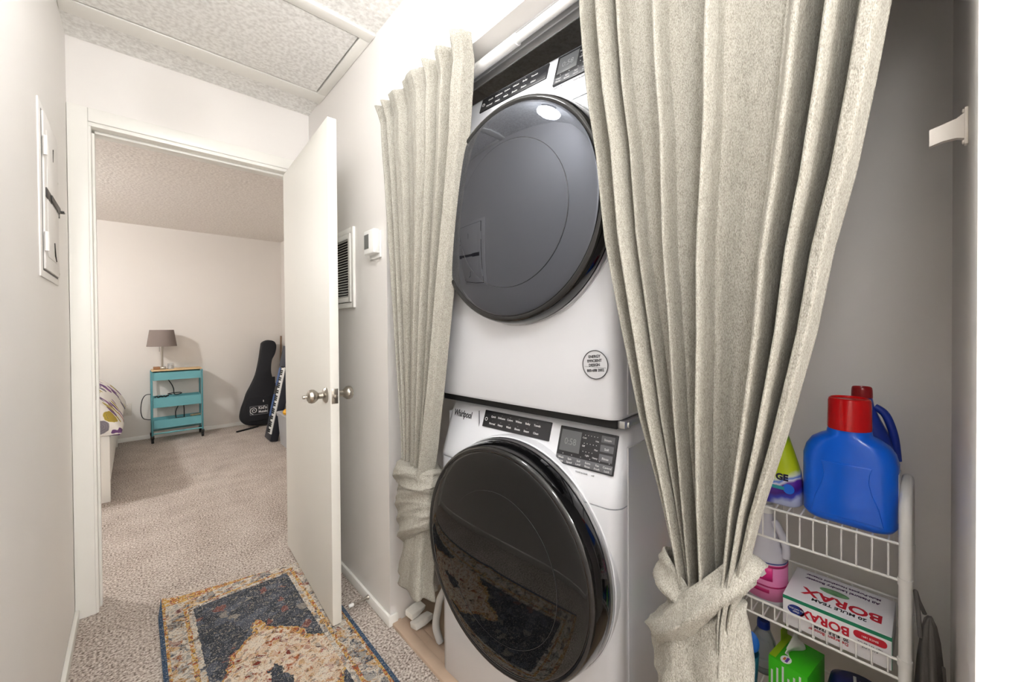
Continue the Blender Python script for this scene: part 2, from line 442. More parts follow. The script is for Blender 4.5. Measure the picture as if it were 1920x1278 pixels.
# electrical panel
ep = thing('electrical_panel', 'painted-over electrical panel with a dark hasp on the left wall', 'electrical panel', (LX, 1.93, 1.63))
B('cover', WALL, (0, 0.004, -0.185, 0.185, -0.255, 0.255), ep, bevel=0.001)
B('gap_shadow', DARK, (0.003, 0.0046, -0.150, 0.155, -0.235, 0.235), ep)
dr = B('panel_door', WALL, (0.003, 0.009, -0.143, 0.150, -0.230, 0.232), ep, bevel=0.002)
B('door_bead', WALL, (0.009, 0.0105, -0.100, 0.09, -0.19, 0.19), dr, bevel=0.001)
for z in (-0.15, 0.13):
    MB().tube([(0.012, -0.148, z-0.028), (0.012, -0.148, z+0.028)], 0.005, 10).obj('hinge', WALL, ep)
MB().tube([(0.009, 0.02, 0.13), (0.010, 0.02, 0.17)], 0.0025, 8).obj('door_pin', DARK, dr)
MB().tube([(0.010, 0.02, -0.13), (0.011, 0.03, -0.17), (0.010, 0.06, -0.185)], 0.0025, 8).obj('door_pin', DARK, dr)
for y, z in ((0.170, 0.10), (0.172, -0.215)):
    k = MB().lathe([(0.007, 0), (0.006, 0.003), (0, 0.004)], 12, 'x'); k.v = [(x+0.004, p+y, q+z) for x, p, q in k.v]; k.obj('screw', CHROME, ep)
hs = B('hasp', DARK, (0.009, 0.012, -0.13, -0.03, -0.016, 0.012), ep, bevel=0.001)
B('hasp_strap', DARK, (0.012, 0.015, -0.05, 0.14, -0.011, 0.008), hs, bevel=0.001)
B('hasp_plate', DARK, (0.004, 0.008, 0.13, 0.20, -0.015, 0.013), hs, bevel=0.001)
MB().tube([(0.006, 0.150, 0), (0.020, 0.150, 0), (0.020, 0.175, 0), (0.006, 0.175, 0)], 0.003, 8).obj('staple', DARK, hs)
# hall lamps out of frame: one mirrored in the dryer glass, two added for fill
def dome(name, x, y, label, strength, zc=HZ, r=0.09, drop=0.0):
    t = thing(name, label, 'ceiling light', (x, y, zc), group=None)
    MB().lathe([(0.07, 0), (0.07, -0.02), (0.02, -0.03), (0.02, -0.06-drop), (0.06, -0.075-drop), (0, -0.075-drop)], 24).obj('canopy', STEEL, t)
    MB().lathe([(r*sin(radians(q)), -0.075-drop-r+r*cos(radians(q))) for q in (30, 45, 60, 75, 90, 105, 120, 135, 150, 165, 180)], 32).obj(
        'diffuser', mat('lamp_diffuser_%d' % round(strength*10), (250, 250, 250), 0.5, emit=strength), t)
    return t
dome('ceiling_or_fill_light', 0.20, 0.95, 'glowing globe light on the hall ceiling across from the dryer', HALL_LAMP*0.38)
dome('ceiling_or_fill_light', 0.04, -0.15, 'added globe fill light right above the viewer, brightening the closet', HALL_LAMP*0.56, drop=0.20)  # added lamp, hung low to throw light into the closet
dome('ceiling_or_fill_light', 0.27, -1.75, 'added globe fill light well behind the viewer, brightening the hall', HALL_LAMP*2.0)  # added lamp, lifts the general light along the hall
dome('ceiling_or_fill_light', -1.25, 4.25, 'glowing globe light on the bedroom ceiling above the bed', BED_LAMP, BZ, 0.08)

# ------------------------------------------------------------------ rug
def make_rug_mat():
    m, nt, b, v = base('rug_pile', 0.95, 0.08)
    A, Bh = 0.2925, 0.775
    nz = tex(nt, 'ShaderNodeTexNoise', v, 34, 4)
    mv = nt.nodes.new('ShaderNodeVectorMath'); mv.operation = 'MULTIPLY_ADD'
    nt.links.new(nz.outputs['Color'], mv.inputs[0]); mv.inputs[1].default_value = (0.05, 0.05, 0); nt.links.new(v, mv.inputs[2])
    sx = nt.nodes.new('ShaderNodeSeparateXYZ'); nt.links.new(v, sx.inputs[0])
    sw = nt.nodes.new('ShaderNodeSeparateXYZ'); nt.links.new(mv.outputs[0], sw.inputs[0])
    ax = nmath(nt, 'ABSOLUTE', sx.outputs[0]); ay = nmath(nt, 'ABSOLUTE', sx.outputs[1])
    e = nmath(nt, 'MINIMUM', nmath(nt, 'SUBTRACT', A, ax), nmath(nt, 'SUBTRACT', Bh, ay))
    n4 = tex(nt, 'ShaderNodeTexNoise', v, 60, 2)
    e = nmath(nt, 'ADD', e, nmath(nt, 'MULTIPLY', nmath(nt, 'SUBTRACT', n4.outputs['Fac'], 0.5), 0.012))
    def pal(scale, stops):
        vo = nt.nodes.new('ShaderNodeTexVoronoi'); vo.inputs['Scale'].default_value = scale
        nt.links.new(mv.outputs[0], vo.inputs['Vector'])
        s2 = nt.nodes.new('ShaderNodeSeparateColor'); nt.links.new(vo.outputs['Color'], s2.inputs[0])
        return ramp(nt, s2.outputs[0], stops, 'CONSTANT')
    border = mixc(nt, 0.5, pal(42, [(0, (214, 206, 194)), (0.32, (74, 80, 92)), (0.5, (226, 218, 205)), (0.72, (196, 148, 72)), (0.82, (150, 78, 58)), (0.9, (92, 98, 110))]),
                  pal(150, [(0, (222, 214, 202)), (0.42, (92, 96, 104)), (0.62, (206, 196, 182)), (0.84, (178, 134, 86))]))
    stripe = pal(150, [(0, (204, 158, 84)), (0.3, (176, 100, 68)), (0.5, (212, 178, 116)), (0.7, (222, 208, 186)), (0.88, (120, 104, 96))])
    field = mixc(nt, 0.45, pal(30, [(0, (66, 70, 76)), (0.4, (84, 89, 98)), (0.62, (108, 114, 126)), (0.76, (70, 72, 76)), (0.9, (176, 166, 152)), (0.96, (160, 96, 78))]),
                 pal(170, [(0, (66, 70, 78)), (0.45, (86, 92, 104)), (0.8, (120, 124, 132)), (0.93, (196, 184, 166))]))
    medal = mixc(nt, 0.55, pal(46, [(0, (226, 208, 184)), (0.45, (206, 168, 126)), (0.62, (232, 218, 200)), (0.8, (150, 58, 46)), (0.88, (84, 54, 48)), (0.94, (196, 128, 78))]),
                 pal(110, [(0, (232, 218, 200)), (0.5, (214, 178, 140)), (0.7, (160, 70, 54)), (0.82, (236, 224, 208)), (0.92, (92, 70, 62))]))
    edge = pal(300, [(0, (82, 104, 130)), (0.5, (62, 82, 106))])
    def step(x, t): return nmath(nt, 'GREATER_THAN', x, t)
    # medallion: a lobed diamond around the centre
    awx = nmath(nt, 'ABSOLUTE', nmath(nt, 'SUBTRACT', sw.outputs[0], 0.025)); awy = nmath(nt, 'ABSOLUTE', nmath(nt, 'SUBTRACT', sw.outputs[1], 0.025))
    dia = nmath(nt, 'ADD', nmath(nt, 'DIVIDE', awx, 0.25), nmath(nt, 'DIVIDE', awy, 0.36))
    dia = nmath(nt, 'ADD', dia, nmath(nt, 'MULTIPLY', nmath(nt, 'SINE', nmath(nt, 'MULTIPLY', sw.outputs[1], 42)), 0.06))
    inm = nmath(nt, 'LESS_THAN', dia, 1.0)
    core = nmath(nt, 'LESS_THAN', dia, 0.22)
    c = mixc(nt, inm, field, medal)
    c = mixc(nt, core, c, field)
    rim = nmath(nt, 'MULTIPLY', nmath(nt, 'LESS_THAN', dia, 1.06), step(dia, 0.97))
    c = mixc(nt, rim, c, stripe)
    t0 = nmath(nt, 'LESS_THAN', e, 0.112); c = mixc(nt, t0, c, border)
    t1 = nmath(nt, 'LESS_THAN', e, 0.094); c = mixc(nt, t1, c, stripe)
    t2 = nmath(nt, 'LESS_THAN', e, 0.080); c = mixc(nt, t2, c, border)
    t3 = nmath(nt, 'LESS_THAN', e, 0.024); c = mixc(nt, t3, c, stripe)
    t4 = nmath(nt, 'LESS_THAN', nmath(nt, 'SUBTRACT', A, ax), 0.014); c = mixc(nt, t4, c, edge)
    # woven flecks
    fl = tex(nt, 'ShaderNodeTexNoise', v, 240, 2)
    c = mixc(nt, nmath(nt, 'MULTIPLY', step(fl.outputs['Fac'], 0.63), 0.7), c, (44, 44, 48))
    c = mixc(nt, nmath(nt, 'MULTIPLY', nmath(nt, 'LESS_THAN', fl.outputs['Fac'], 0.37), 0.55), c, (232, 222, 208))
    nt.links.new(c, b.inputs['Base Color'])
    n3 = tex(nt, 'ShaderNodeTexNoise', v, 300, 2)
    bumpto(nt, b, nmath(nt, 'ADD', n3.outputs['Fac'], fl.outputs['Fac']), 0.9, 0.006)
    return m
rug = MB()
def rugp(u, v, z):
    x = -0.2925+0.585*u; y = -0.775+1.55*v
    far = max(0, (v-0.6)/0.4)**2
    yy = y + far*(0.045-0.10*u)*1.0
    cur = max(0, 1-hypot(u*0.585, (1-v)*1.55)/0.11)
    zz = z + 0.02*cur**1.5 + 0.0012*sin(9*u+5*v) 
    return (x+cur*0.012, yy-cur*0.01, zz)
n1, n2 = 40, 80
rug.grid(lambda u, v: rugp(u, v, 0.011), n1, n2)
o0 = len(rug.v); nn = (n1+1)*(n2+1)
rug.add([rugp(i/n1, j/n2, 0.002) for j in range(n2+1) for i in range(n1+1)], [])
for j in range(n2):
    for i, fl in ((0, 0), (n1, 1)):
        a = j*(n1+1)+i; b = a+n1+1
        rug.f.append((a, b, b+nn, a+nn))
for i in range(n1):
    for j in (0, n2):
        a = j*(n1+1)+i; rug.f.append((a, a+1, a+1+nn, a+nn))
rug.obj('rug', make_rug_mat(), None, smooth=60, label='patterned runner rug in cream, navy, gold and rust on the hall carpet', cat='rug', loc=(0.352, 1.525, 0))

# ================================================================== WASHER AND DRYER
MA = radians(4.4)
def mach_section(z, y0, hw, dep, r, bow):
    """plan outline, front towards -y, rounded front corners, slightly bowed front"""
    pts = [(hw, dep), (-hw, dep)]
    for k in range(9):
        a = pi + (pi/2)*k/8
        pts.append((-hw+r+r*cos(a), y0+bow+r+r*sin(a)))
    for k in range(1, 12):
        x = -(hw-r)+2*(hw-r)*k/12
        pts.append((x, y0+bow*(x/(hw-r))**2))
    for k in range(9):
        a = -pi/2 + (pi/2)*k/8
        pts.append((hw-r+r*cos(a), y0+bow+r+r*sin(a)))
    return [(x, y, z) for x, y in pts]
HW = 0.345; DEP = 0.62; TILT = radians(19)
def machine(name, label, loc, rz, H, zs, door, lower_from, panel_grey):
    """H height, zs seam height, door=(x, z, R, proud)"""
    t = thing(name, label, name, loc, rz)
    fy = lambda z: max(0, (z-zs-0.012))*math.tan(TILT)
    body = MB().rings([mach_section(lower_from, 0.006, HW-0.006, DEP, 0.03, 0.004), mach_section(lower_from+0.01, 0, HW, DEP, 0.034, 0.004),
                       mach_section(zs-0.003, 0, HW, DEP, 0.034, 0.004)])
    body.obj('cabinet', APPL, t)
    fz = [zs, zs+0.012, zs+0.05, H-0.04, H-0.022, H-0.012, H-0.004, H]
    ins = [0, 0, 0, 0, 0.003, 0.009, 0.022, 0.04]
    rg = []
    for z, i in zip(fz, ins):
        y0 = fy(min(z, H-0.03)) + i*1.2
        rg.append(mach_section(z, y0, HW-i*0.5, DEP, 0.036, 0.004))
    fas = MB().rings(rg).obj('control_fascia', APPL, t)
    B('cabinet_gap', BLACK, (-HW+0.01, HW-0.01, 0.03, DEP-0.01, zs-0.004, zs+0.001), t)
    # side seams of the wrapper panel
    B('side_panel', APPG, (HW-0.002, HW+0.0035, 0.055, DEP-0.004, lower_from+0.01, H-0.05), t, bevel=0.002)
    B('side_panel', APPG, (-HW-0.0035, -HW+0.002, 0.055, DEP-0.004, lower_from+0.01, H-0.05), t, bevel=0.002)
    dx, dz, R, pr = door
    bz = MB().lathe([(R+0.007, 0.07), (R+0.007, 0.006), (R+0.006, 0.002), (R+0.004, 0.001), (R+0.002, 0.004), (R+0.001, 0.02)], 72, 'y', (dx, 0, dz), False, False)
    bz.obj('door_surround', APPL, t, smooth=60)
    dm = MB().lathe([(R-0.06, 0.0), (R-0.004, 0.0), (R, -0.006), (R, -pr*0.45), (R-0.003, -pr*0.7), (R-0.007, -pr*0.9), (R-0.013, -pr),
                     (R-0.018, -pr-0.001), (R-0.023, -pr+0.003), (R-0.06, -pr+0.004)], 72, 'y', (dx, 0, dz), False, False)
    dob = dm.obj('door', BLACKG, t, smooth=60)
    gl = GLASSD if panel_grey else GLASSW
    prof = [((R-0.023)*sin(a), -pr+0.002-0.016*(cos(a)-0.0)) for a in [radians(q) for q in (90, 84, 78, 70, 60, 50, 40, 30, 20, 10)]]+[(0, -pr-0.014)]
    MB().lathe(prof, 72, 'y', (dx, 0, dz), False, False).obj('door_glass', gl, dob, smooth=60)
    MB().lathe([(R+0.0015, -0.004), (R+0.003, -0.010), (R+0.0015, -0.016)], 72, 'y', (dx, 0, dz), False, False).obj('door_trim_ring', STEEL, dob, smooth=80)
    # faint round window rim behind the glass
    ri = R*0.64
    ry = -pr-0.0145-0.0+0.016*(1-sqrt(max(0, 1-(ri/(R-0.023))**2)))
    MB().tube([(dx+0.01+ri*cos(radians(q)), ry+0.0004, dz-0.01+ri*sin(radians(q))) for q in range(0, 360, 5)], 0.0007, 6, True).obj(
        'window_ring', mat('ring_dark', (48, 48, 50), 0.25), dob)
    # control panels on the sloped face
    def fp(x, z, off=0.0): return (x, fy(z)+0.004*(x/0.309)**2-off, z)
    rotp = (-TILT, 0, 0); rott = (pi/2-TILT, 0, 0)
    def plate(nm, m, x0, x1, z0, z1, th, par, off=0.0, bv=0.002):
        zc = (z0+z1)/2; hz = (z1-z0)/2/cos(TILT)
        cxp = (x0+x1)/2
        o = MB().box(-(x1-x0)/2, (x1-x0)/2, -th, 0.006, -hz, hz).obj(nm, m, par, bevel=bv)
        yaw = math.atan(2*0.004*cxp/0.309**2)
        o.location = fp(cxp, zc, off); o.rotation_euler = (-TILT, 0, yaw)
        return o
    zt = H-0.022; 
    yawt = lambda x: math.atan(2*0.004*x/0.309**2)
    def lab(s, x, z, size, m, nm='lettering', off=0.0035, sx=1.0, bold=0.0):
        text(nm, s, size, m, t, fp(x, z, off), (pi/2-TILT, 0, yawt(x)), 0.0002, sx, bold)
    lab('Whirlpool', -0.262, H-0.050, 0.031, INKD, 'logo_lettering', 0.0015, 0.72, 0.0007)
    p1 = plate('cycle_panel', PANELM, -0.155, 0.117, H-0.073, H-0.022, 0.003, t)
    r1 = ['Quick', 'Delicates', 'Colors', 'Whites', 'Bulky', 'Towels']; r2 = ['Normal', 'Heavy', 'Wash', 'Sheets', 'Steam', 'Clean']
    for i in range(6):
        x = -0.112+i*0.036
        lab(r1[i], x, H-0.038, 0.0085, INK, bold=0.0001); lab(r2[i], x, H-0.059, 0.0085, INK, bold=0.0001)
        B('indicator_dot', INKG, (-0.001, 0.001, -0.0005, 0.001, -0.001, 0.001), t).location = fp(x, H-0.030, 0.003)
        B('indicator_dot', INKG, (-0.001, 0.001, -0.0005, 0.001, -0.001, 0.001), t).location = fp(x, H-0.051, 0.003)
    pw = MB().tube([(0.005*cos(radians(q)), 0, 0.005*sin(radians(q))) for q in range(0, 360, 24)], 0.0009, 6, True).obj('power_mark', INK, t)
    pw.location = fp(-0.142, H-0.048, 0.0035); pw.rotation_euler = rotp
    sm = MB().add([(-0.004, 0, -0.005), (0.005, 0, 0), (-0.004, 0, 0.005), (-0.004, 0.001, -0.005), (0.005, 0.001, 0), (-0.004, 0.001, 0.005)],
                  [(0,1,2), (5,4,3), (0,3,4,1), (1,4,5,2), (2,5,3,0)]).obj('start_mark', INK, t)
    sm.location = fp(0.103, H-0.049, 0.0036); sm.rotation_euler = rotp
    z1 = H-0.024; z0 = H-0.118
    p2 = plate('display_panel', PANELM, 0.150, 0.322, z0, z1, 0.003, t, 0.002)
    for nm, m, x0, x1, a, b in [('display', PANELD, 0.157, 0.220, z1-0.062, z1-0.008)]:
        plate(nm, m, x0, x1, a, b, 0.0036, t, 0.002, 0.001)
    lab('0:58', 0.189, z1-0.036, 0.024, DIGIT, 'display_digits', 0.0062, 0.9)
    for i, s in enumerate(('Steam', 'Soil', 'Rinse')):
        plate('button', PANELB, 0.278, 0.316, z1-0.023-i*0.022, z1-0.006-i*0.022, 0.0036, t, 0.002, 0.001)
        lab(s, 0.297, z1-0.0145-i*0.022, 0.0085, INK, off=0.0065)
    for j in range(3):
        for i in range(5 if j < 2 else 4):
            B('indicator_dot', INK, (-0.0008, 0.0008, -0.0005, 0.001, -0.0008, 0.0008), t).location = fp(0.231+i*0.009, z1-0.012-j*0.020, 0.0055)
    for s, x, z in (('Cold', 0.230, 0.019), ('Hot', 0.268, 0.022), ('Off', 0.230, 0.039), ('Max', 0.268, 0.043), ('Light', 0.245, 0.060), ('Heavy', 0.268, 0.062)):
        lab(s, x, z1-z, 0.006, INK, off=0.0058)
    plate('button_strip', PANELB, 0.152, 0.320, z0+0.003, z0+0.022, 0.0034, t, 0.002, 0.001)
    for i, (a, b) in enumerate((('Wash', 'Temp'), ('Spin', 'Speed'), ('Soil', 'Level'), ('Extra', 'Rinse'), ('Fan', 'Fresh'), ('Control', 'Lock'))):
        x = 0.168+i*0.0275
        lab(a, x, z0+0.0165, 0.0072, INK, off=0.006); lab(b, x, z0+0.0085, 0.0072, INK, off=0.006)
        B('indicator_dot', INK, (-0.0008, 0.0008, -0.0005, 0.001, -0.0008, 0.0008), t).location = fp(x+0.004, z0+0.027, 0.0055)
    lab('hold 3 sec', 0.170, z0-0.008, 0.007, INKG, off=0.0015); lab('Hold to lock', 0.235, z0-0.010, 0.007, INKG, off=0.0015)
    lab('wifi', 0.268, z0-0.010, 0.006, INKG, off=0.0015)
    if not panel_grey:
        B('dispenser_seam', INKG, (-0.0006, 0.0006, -0.0004, 0.004, -0.05, 0.05), t).location = fp(-0.172, H-0.075, 0.0004)
        t.children[-1].rotation_euler = rotp
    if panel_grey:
        B('gap_shade', BLACK, (-HW+0.012, HW-0.012, 0.022, DEP-0.02, 0.0, lower_from+0.004), t)  # black box put in for the shade in the gap under the dryer
    for sx in (-1, 1):
        for yy in (0.05, DEP-0.05):
            MB().lathe([(0.022, 0), (0.022, 0.012), (0.012, 0.014), (0.012, lower_from+0.004)], 14, 'z', (sx*(HW-0.05), yy, 0)).obj('foot', BLACK, t)
    return t
wc = (0.8025, 0.855)
WASH = machine('washing_machine', 'white front-load washing machine with a black door, bottom of the stack', (wc[0], wc[1], CFZ), MA-pi/2, 0.985, 0.793, (0.013, 0.583, 0.322, 0.075), 0.022, False)
WASH['category'] = 'washer'
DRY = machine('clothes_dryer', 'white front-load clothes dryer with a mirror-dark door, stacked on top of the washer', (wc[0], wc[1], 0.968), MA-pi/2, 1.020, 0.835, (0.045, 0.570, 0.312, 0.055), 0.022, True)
DRY['category'] = 'dryer'
# energy sticker and stacking bracket on the dryer
sk = MB().lathe([(0.036, 0.0), (0.036, -0.0006), (0, -0.0006)], 40, 'y', (0.288, 0, 0.157)).obj('round_sticker', mat('sticker_grey', (196, 197, 200), 0.4), DRY)
MB().tube([(0.288+0.035*cos(radians(q)), -0.0008, 0.157+0.035*sin(radians(q))) for q in range(0, 360, 9)], 0.0011, 6, True).obj('sticker_ring', INKD, sk)
for i, (s, w) in enumerate((('ENERGY', 1), ('EFFICIENT', 1), ('DESIGN', 1))):
    text('lettering', s, 0.0095, INKD, sk, (0.286, -0.0011, 0.177-i*0.0105), (pi/2, radians(-6), 0), 0.0002, 0.95, 0.0003)
text('lettering', '800-688 2002', 0.0095, INKD, sk, (0.289, -0.0011, 0.143), (pi/2, radians(-6), 0), 0.0002, 0.9, 0.0003)
B('sticker_line', INKD, (0.258, 0.318, -0.0009, -0.0006, 0.1505, 0.1512), sk)
br = B('stacking_bracket', STEEL, (HW-0.03, HW+0.006, 0.03, 0.20, 0.001, 0.020), DRY, bevel=0.002)
k = MB().lathe([(0.008, 0), (0.007, 0.004), (0, 0.005)], 12, 'x'); k.v = [(x+HW+0.006, y+0.05, z+0.009) for x, y, z in k.v]; k.obj('bracket_screw', STEEL, br)
B('stacking_bracket', STEEL, (-HW-0.006, -HW+0.03, 0.03, 0.20, 0.001, 0.020), DRY, bevel=0.002)
# drain hose beside the washer
MB().tube(cat([(0.845, 1.30, CFZ+0.02), (0.835, 1.315, 0.06), (0.838, 1.305, 0.13), (0.842, 1.28, 0.20), (0.90, 1.26, 0.26), (1.10, 1.25, 0.30)]), 0.014, 12).obj(
    'drain_hose', mat('hose_white', (214, 214, 212), 0.5), None, label='white hose bending down beside the washer', cat='hose')
frag = mat('chipped_trim', (240, 238, 232), 0.6, var=0.05, vscale=40)
for (x, y, z, rx, rz, ln, lb) in ((0.835, 1.470, 0.046, 0.25, 0.25, 0.075, 'upper white loose trim scrap lying by the closet sill'),
                                  (0.842, 1.432, 0.018, -0.15, 0.10, 0.085, 'lower white loose trim scrap lying by the closet sill')):
    q = MB().rings([[(-ln/2, -0.022, -0.012), (-ln/2, 0.020, -0.014), (-ln/2, 0.024, 0.010), (-ln/2, -0.018, 0.013)],
                    [(0, -0.024, -0.013), (0, 0.022, -0.012), (0, 0.022, 0.013), (0, -0.022, 0.012)],
                    [(ln/2, -0.02, -0.010), (ln/2, 0.024, -0.012), (ln/2, 0.018, 0.012), (ln/2, -0.023, 0.012)]])
    q.obj('trim_scrap', frag, None, bevel=0.004, label=lb, cat='scrap', loc=(x, y, z), rot=(rx, 0, rz))

# ================================================================== CURTAINS
def make_cloth(name, lo, mid, hi):
    m, nt, b, v = base(name, 0.95, 0.1)
    mp = nt.nodes.new('ShaderNodeMapping'); mp.inputs['Scale'].default_value = (1, 1, 0.45); nt.links.new(v, mp.inputs['Vector'])
    n1 = tex(nt, 'ShaderNodeTexNoise', mp.outputs[0], 620, 2)
    n2 = tex(nt, 'ShaderNodeTexNoise', mp.outputs[0], 110, 4)
    n3 = tex(nt, 'ShaderNodeTexNoise', v, 3, 2)
    s = nmath(nt, 'ADD', nmath(nt, 'MULTIPLY', n1.outputs['Fac'], 0.8), nmath(nt, 'MULTIPLY', n2.outputs['Fac'], 0.2))
    c = ramp(nt, s, [(0.34, lo), (0.5, mid), (0.66, hi)])
    c = mixc(nt, nmath(nt, 'MULTIPLY', n3.outputs['Fac'], 0.25), c, (170, 162, 146))
    nt.links.new(c, b.inputs['Base Color'])
    bumpto(nt, b, nmath(nt, 'ADD', n1.outputs['Fac'], nmath(nt, 'MULTIPLY', n2.outputs['Fac'], 1.6)), 0.55, 0.0035)
    return m
CLOTH = make_cloth('curtain_linen', (130, 128, 119), (163, 160, 151), (183, 181, 173))
def solid(o, th):
    md = o.modifiers.new('thickness', 'SOLIDIFY'); md.thickness = th; md.offset = 0
    return o
def fold_panel(name, par, org, ledge, redge, z0, z1, prof, xc, ampz, nu=260, nv=70, wob=0.0):
    def fn(u, v):
        z = z0+(z1-z0)*v
        yl = interp(ledge, z); yr = interp(redge, z)
        u2 = u + wob*sin(2*pi*u)*v*0.02
        y = yl+(yr-yl)*u2
        dpt = cosint(prof, u)*interp(ampz, z)
        fine = 0.0010*sin(37*u+3*v+2*sin(6*v)) + 0.0006*sin(91*u-7*v)
        x = interp(xc, z)+dpt+fine
        # stitched heading
        return (x-org[0], y-org[1]+0.006*sin(5*v+9*u)*v, z-org[2])
    o = MB().grid(fn, nu, nv).obj(name, CLOTH, par, smooth=180)
    return solid(o, 0.003)
# --- rod
rod = thing('curtain_rod', 'white telescoping tension rod under the closet header', 'curtain rod', (0.790, (OY0+OY1)/2, 2.028))
L2 = (OY1-OY0)/2
MB().tube([(0, -L2+0.002, 0), (0, 0.07, 0)], 0.0125, 16).obj('inner_tube', PLAST, rod)
MB().tube([(0, 0.062, 0), (0, L2-0.002, 0)], 0.0165, 16).obj('outer_tube', PLAST, rod)
for s in (-1, 1):
    k = MB().lathe([(0.022, 0), (0.022, 0.006), (0.017, 0.016), (0, 0.016)], 16, 'y'); k.v = [(x, s*(L2-0.001-y), z) for x, y, z in k.v]; k.obj('end_cap', PLAST, rod)
# --- right curtain
RC = (0.765, 0.30, 0.35)
cr = thing('curtain', 'long grey linen curtain at the right, gathered into a big knot', 'curtain', RC)
Lr = [(0.62, 0.315), (0.72, 0.322), (0.79, 0.338), (0.91, 0.37), (1.04, 0.41), (1.23, 0.453), (1.41, 0.492), (1.60, 0.519), (1.73, 0.547), (1.87, 0.569), (2.05, 0.592)]
Rr = [(0.62, 0.225), (0.72, 0.222), (0.79, 0.210), (0.91, 0.188), (1.04, 0.156), (1.21, 0.120), (1.33, 0.101), (1.44, 0.076), (1.57, 0.054), (1.67, 0.039), (2.05, -0.022)]
pr = [(0,.012),(.025,-.022),(.065,.026),(.12,-.038),(.158,.026),(.185,-.020),(.205,.014),(.29,.026),(.315,-.008),(.34,-.036),(.365,.004),(.48,.030),(.505,-.012),(.535,-.048),(.565,.002),(.66,.030),(.745,.030),(.765,-.02),(.80,-.052),(.835,.040),(.878,-.052),(.915,.044),(.95,-.036),(.978,-.038),(1,-.004)]
fold_panel('drape', cr, RC, Lr, Rr, 2.055, 0.62, pr, [(0.62, 0.752), (0.9, 0.757), (1.4, 0.765), (2.05, 0.79)],
           [(0.62, 1.1), (0.9, 1.15), (1.5, 1.15), (1.95, 0.95), (2.05, 0.6)], 340, 90, 1.0)
def band(name, par, org, K, rx, ry, slope, hh, th, ph0=0.0, nw=3, seed=0, zoff=0.0, bulge=0.0):
    """cloth wrapped around the bundle: a tilted loop with a flattened, creased section"""
    rnd = random.Random(seed); mb = MB(); rings = []
    n = 84; m = 30
    phs = [rnd.uniform(0, 6.28) for _ in range(6)]
    for i in range(n):
        a = 2*pi*i/n
        cxp = K[0]-rx*cos(a); cyp = K[1]-ry*sin(a)
        zc = K[2]+slope*ry*sin(a)+zoff
        nx, ny = -cos(a)/rx, -sin(a)/ry; l = hypot(nx, ny); nx /= l; ny /= l
        ring = []
        hloc = hh*(1+0.16*sin(2*a+phs[0])+0.08*sin(3*a+phs[1]))
        for j in range(m):
            b = 2*pi*j/m
            c, s_ = cos(b), sin(b)
            cr_ = 0.0
            if c > -0.2:
                for q in range(nw):
                    ph = s_*(2.0+1.3*q)+1.1*sin(a+phs[q])*(q+1)+phs[q+2]
                    cr_ += (0.013/(q+1))*((1-abs(sin(ph)))**1.3-0.35)*min(1, c+0.3)
                cr_ += 0.004*sin(9*a+4*s_+phs[1])*max(0, sin(a*1.5+phs[3]))
            off = th*c*(1 if c > 0 else 0.6) + cr_ + bulge*max(0, c)*(1-s_*s_)
            ring.append((cxp+nx*off-org[0], cyp+ny*off-org[1], zc+hloc*s_-org[2]))
        rings.append(ring)
    rings.append(rings[0])
    mb.rings(rings, cap0=False, cap1=False)
    return mb.obj(name, CLOTH, par, smooth=180)
K = (0.752, 0.288, 0.715)
band('knot_wrap', cr, RC, (K[0], K[1], K[2]+0.0), 0.050, 0.070, 1.25, 0.040, 0.017, seed=3, nw=3, bulge=0.008)
band('knot_wrap', cr, RC, (K[0]+0.006, K[1]+0.010, K[2]+0.0), 0.042, 0.060, -0.62, 0.036, 0.014, seed=11, nw=2)
# tail under the knot
def tail(name, par, org, K, ztab, n=96, nz=40, seed=1, nf=7, tilt=0.0):
    rnd = random.Random(seed); ph = [rnd.uniform(0, 6.28) for _ in range(5)]
    rings = []
    z0, z1 = ztab[0][0], ztab[-1][0]
    for i in range(nz+1):
        z = z0+(z1-z0)*i/nz; t = i/nz
        rx = interp([(p[0], p[1]) for p in reversed(ztab)], z); ry = interp([(p[0], p[2]) for p in reversed(ztab)], z)
        dy = interp([(p[0], p[3]) for p in reversed(ztab)], z)
        ring = []
        for k in range(n):
            a = 2*pi*k/n
            w = 1 + (0.05+0.14*t)*sin(nf*a+ph[0]+1.6*t) + (0.03+0.05*t)*sin((nf-3)*a+ph[1]-2.4*t) + 0.03*sin(3*a+14*t+ph[2])
            if tilt:
                pz = z*62+2.6*cos(a)-2.8*sin(a)
                w += 0.13*((1-abs(sin(pz)))**1.4-0.3)*max(0, cos(a)+0.35)*(1-t*0.7)
            sag = tilt*sin(a)*(1-t)
            ring.append((K[0]-rx*w*cos(a)-org[0], K[1]+dy-ry*w*sin(a)-org[1], z+sag-org[2]))
        rings.append(ring)
    return MB().rings(rings, cap0=True, cap1=True).obj(name, CLOTH, par, smooth=180)
tail('tail', cr, RC, K, [(0.70, 0.050, 0.078, 0.004), (0.64, 0.062, 0.084, 0.002), (0.58, 0.066, 0.082, -0.004), (0.50, 0.058, 0.076, -0.008), (0.35, 0.062, 0.084, -0.008), (0.12, 0.075, 0.105, -0.005)], seed=5, tilt=0.05)
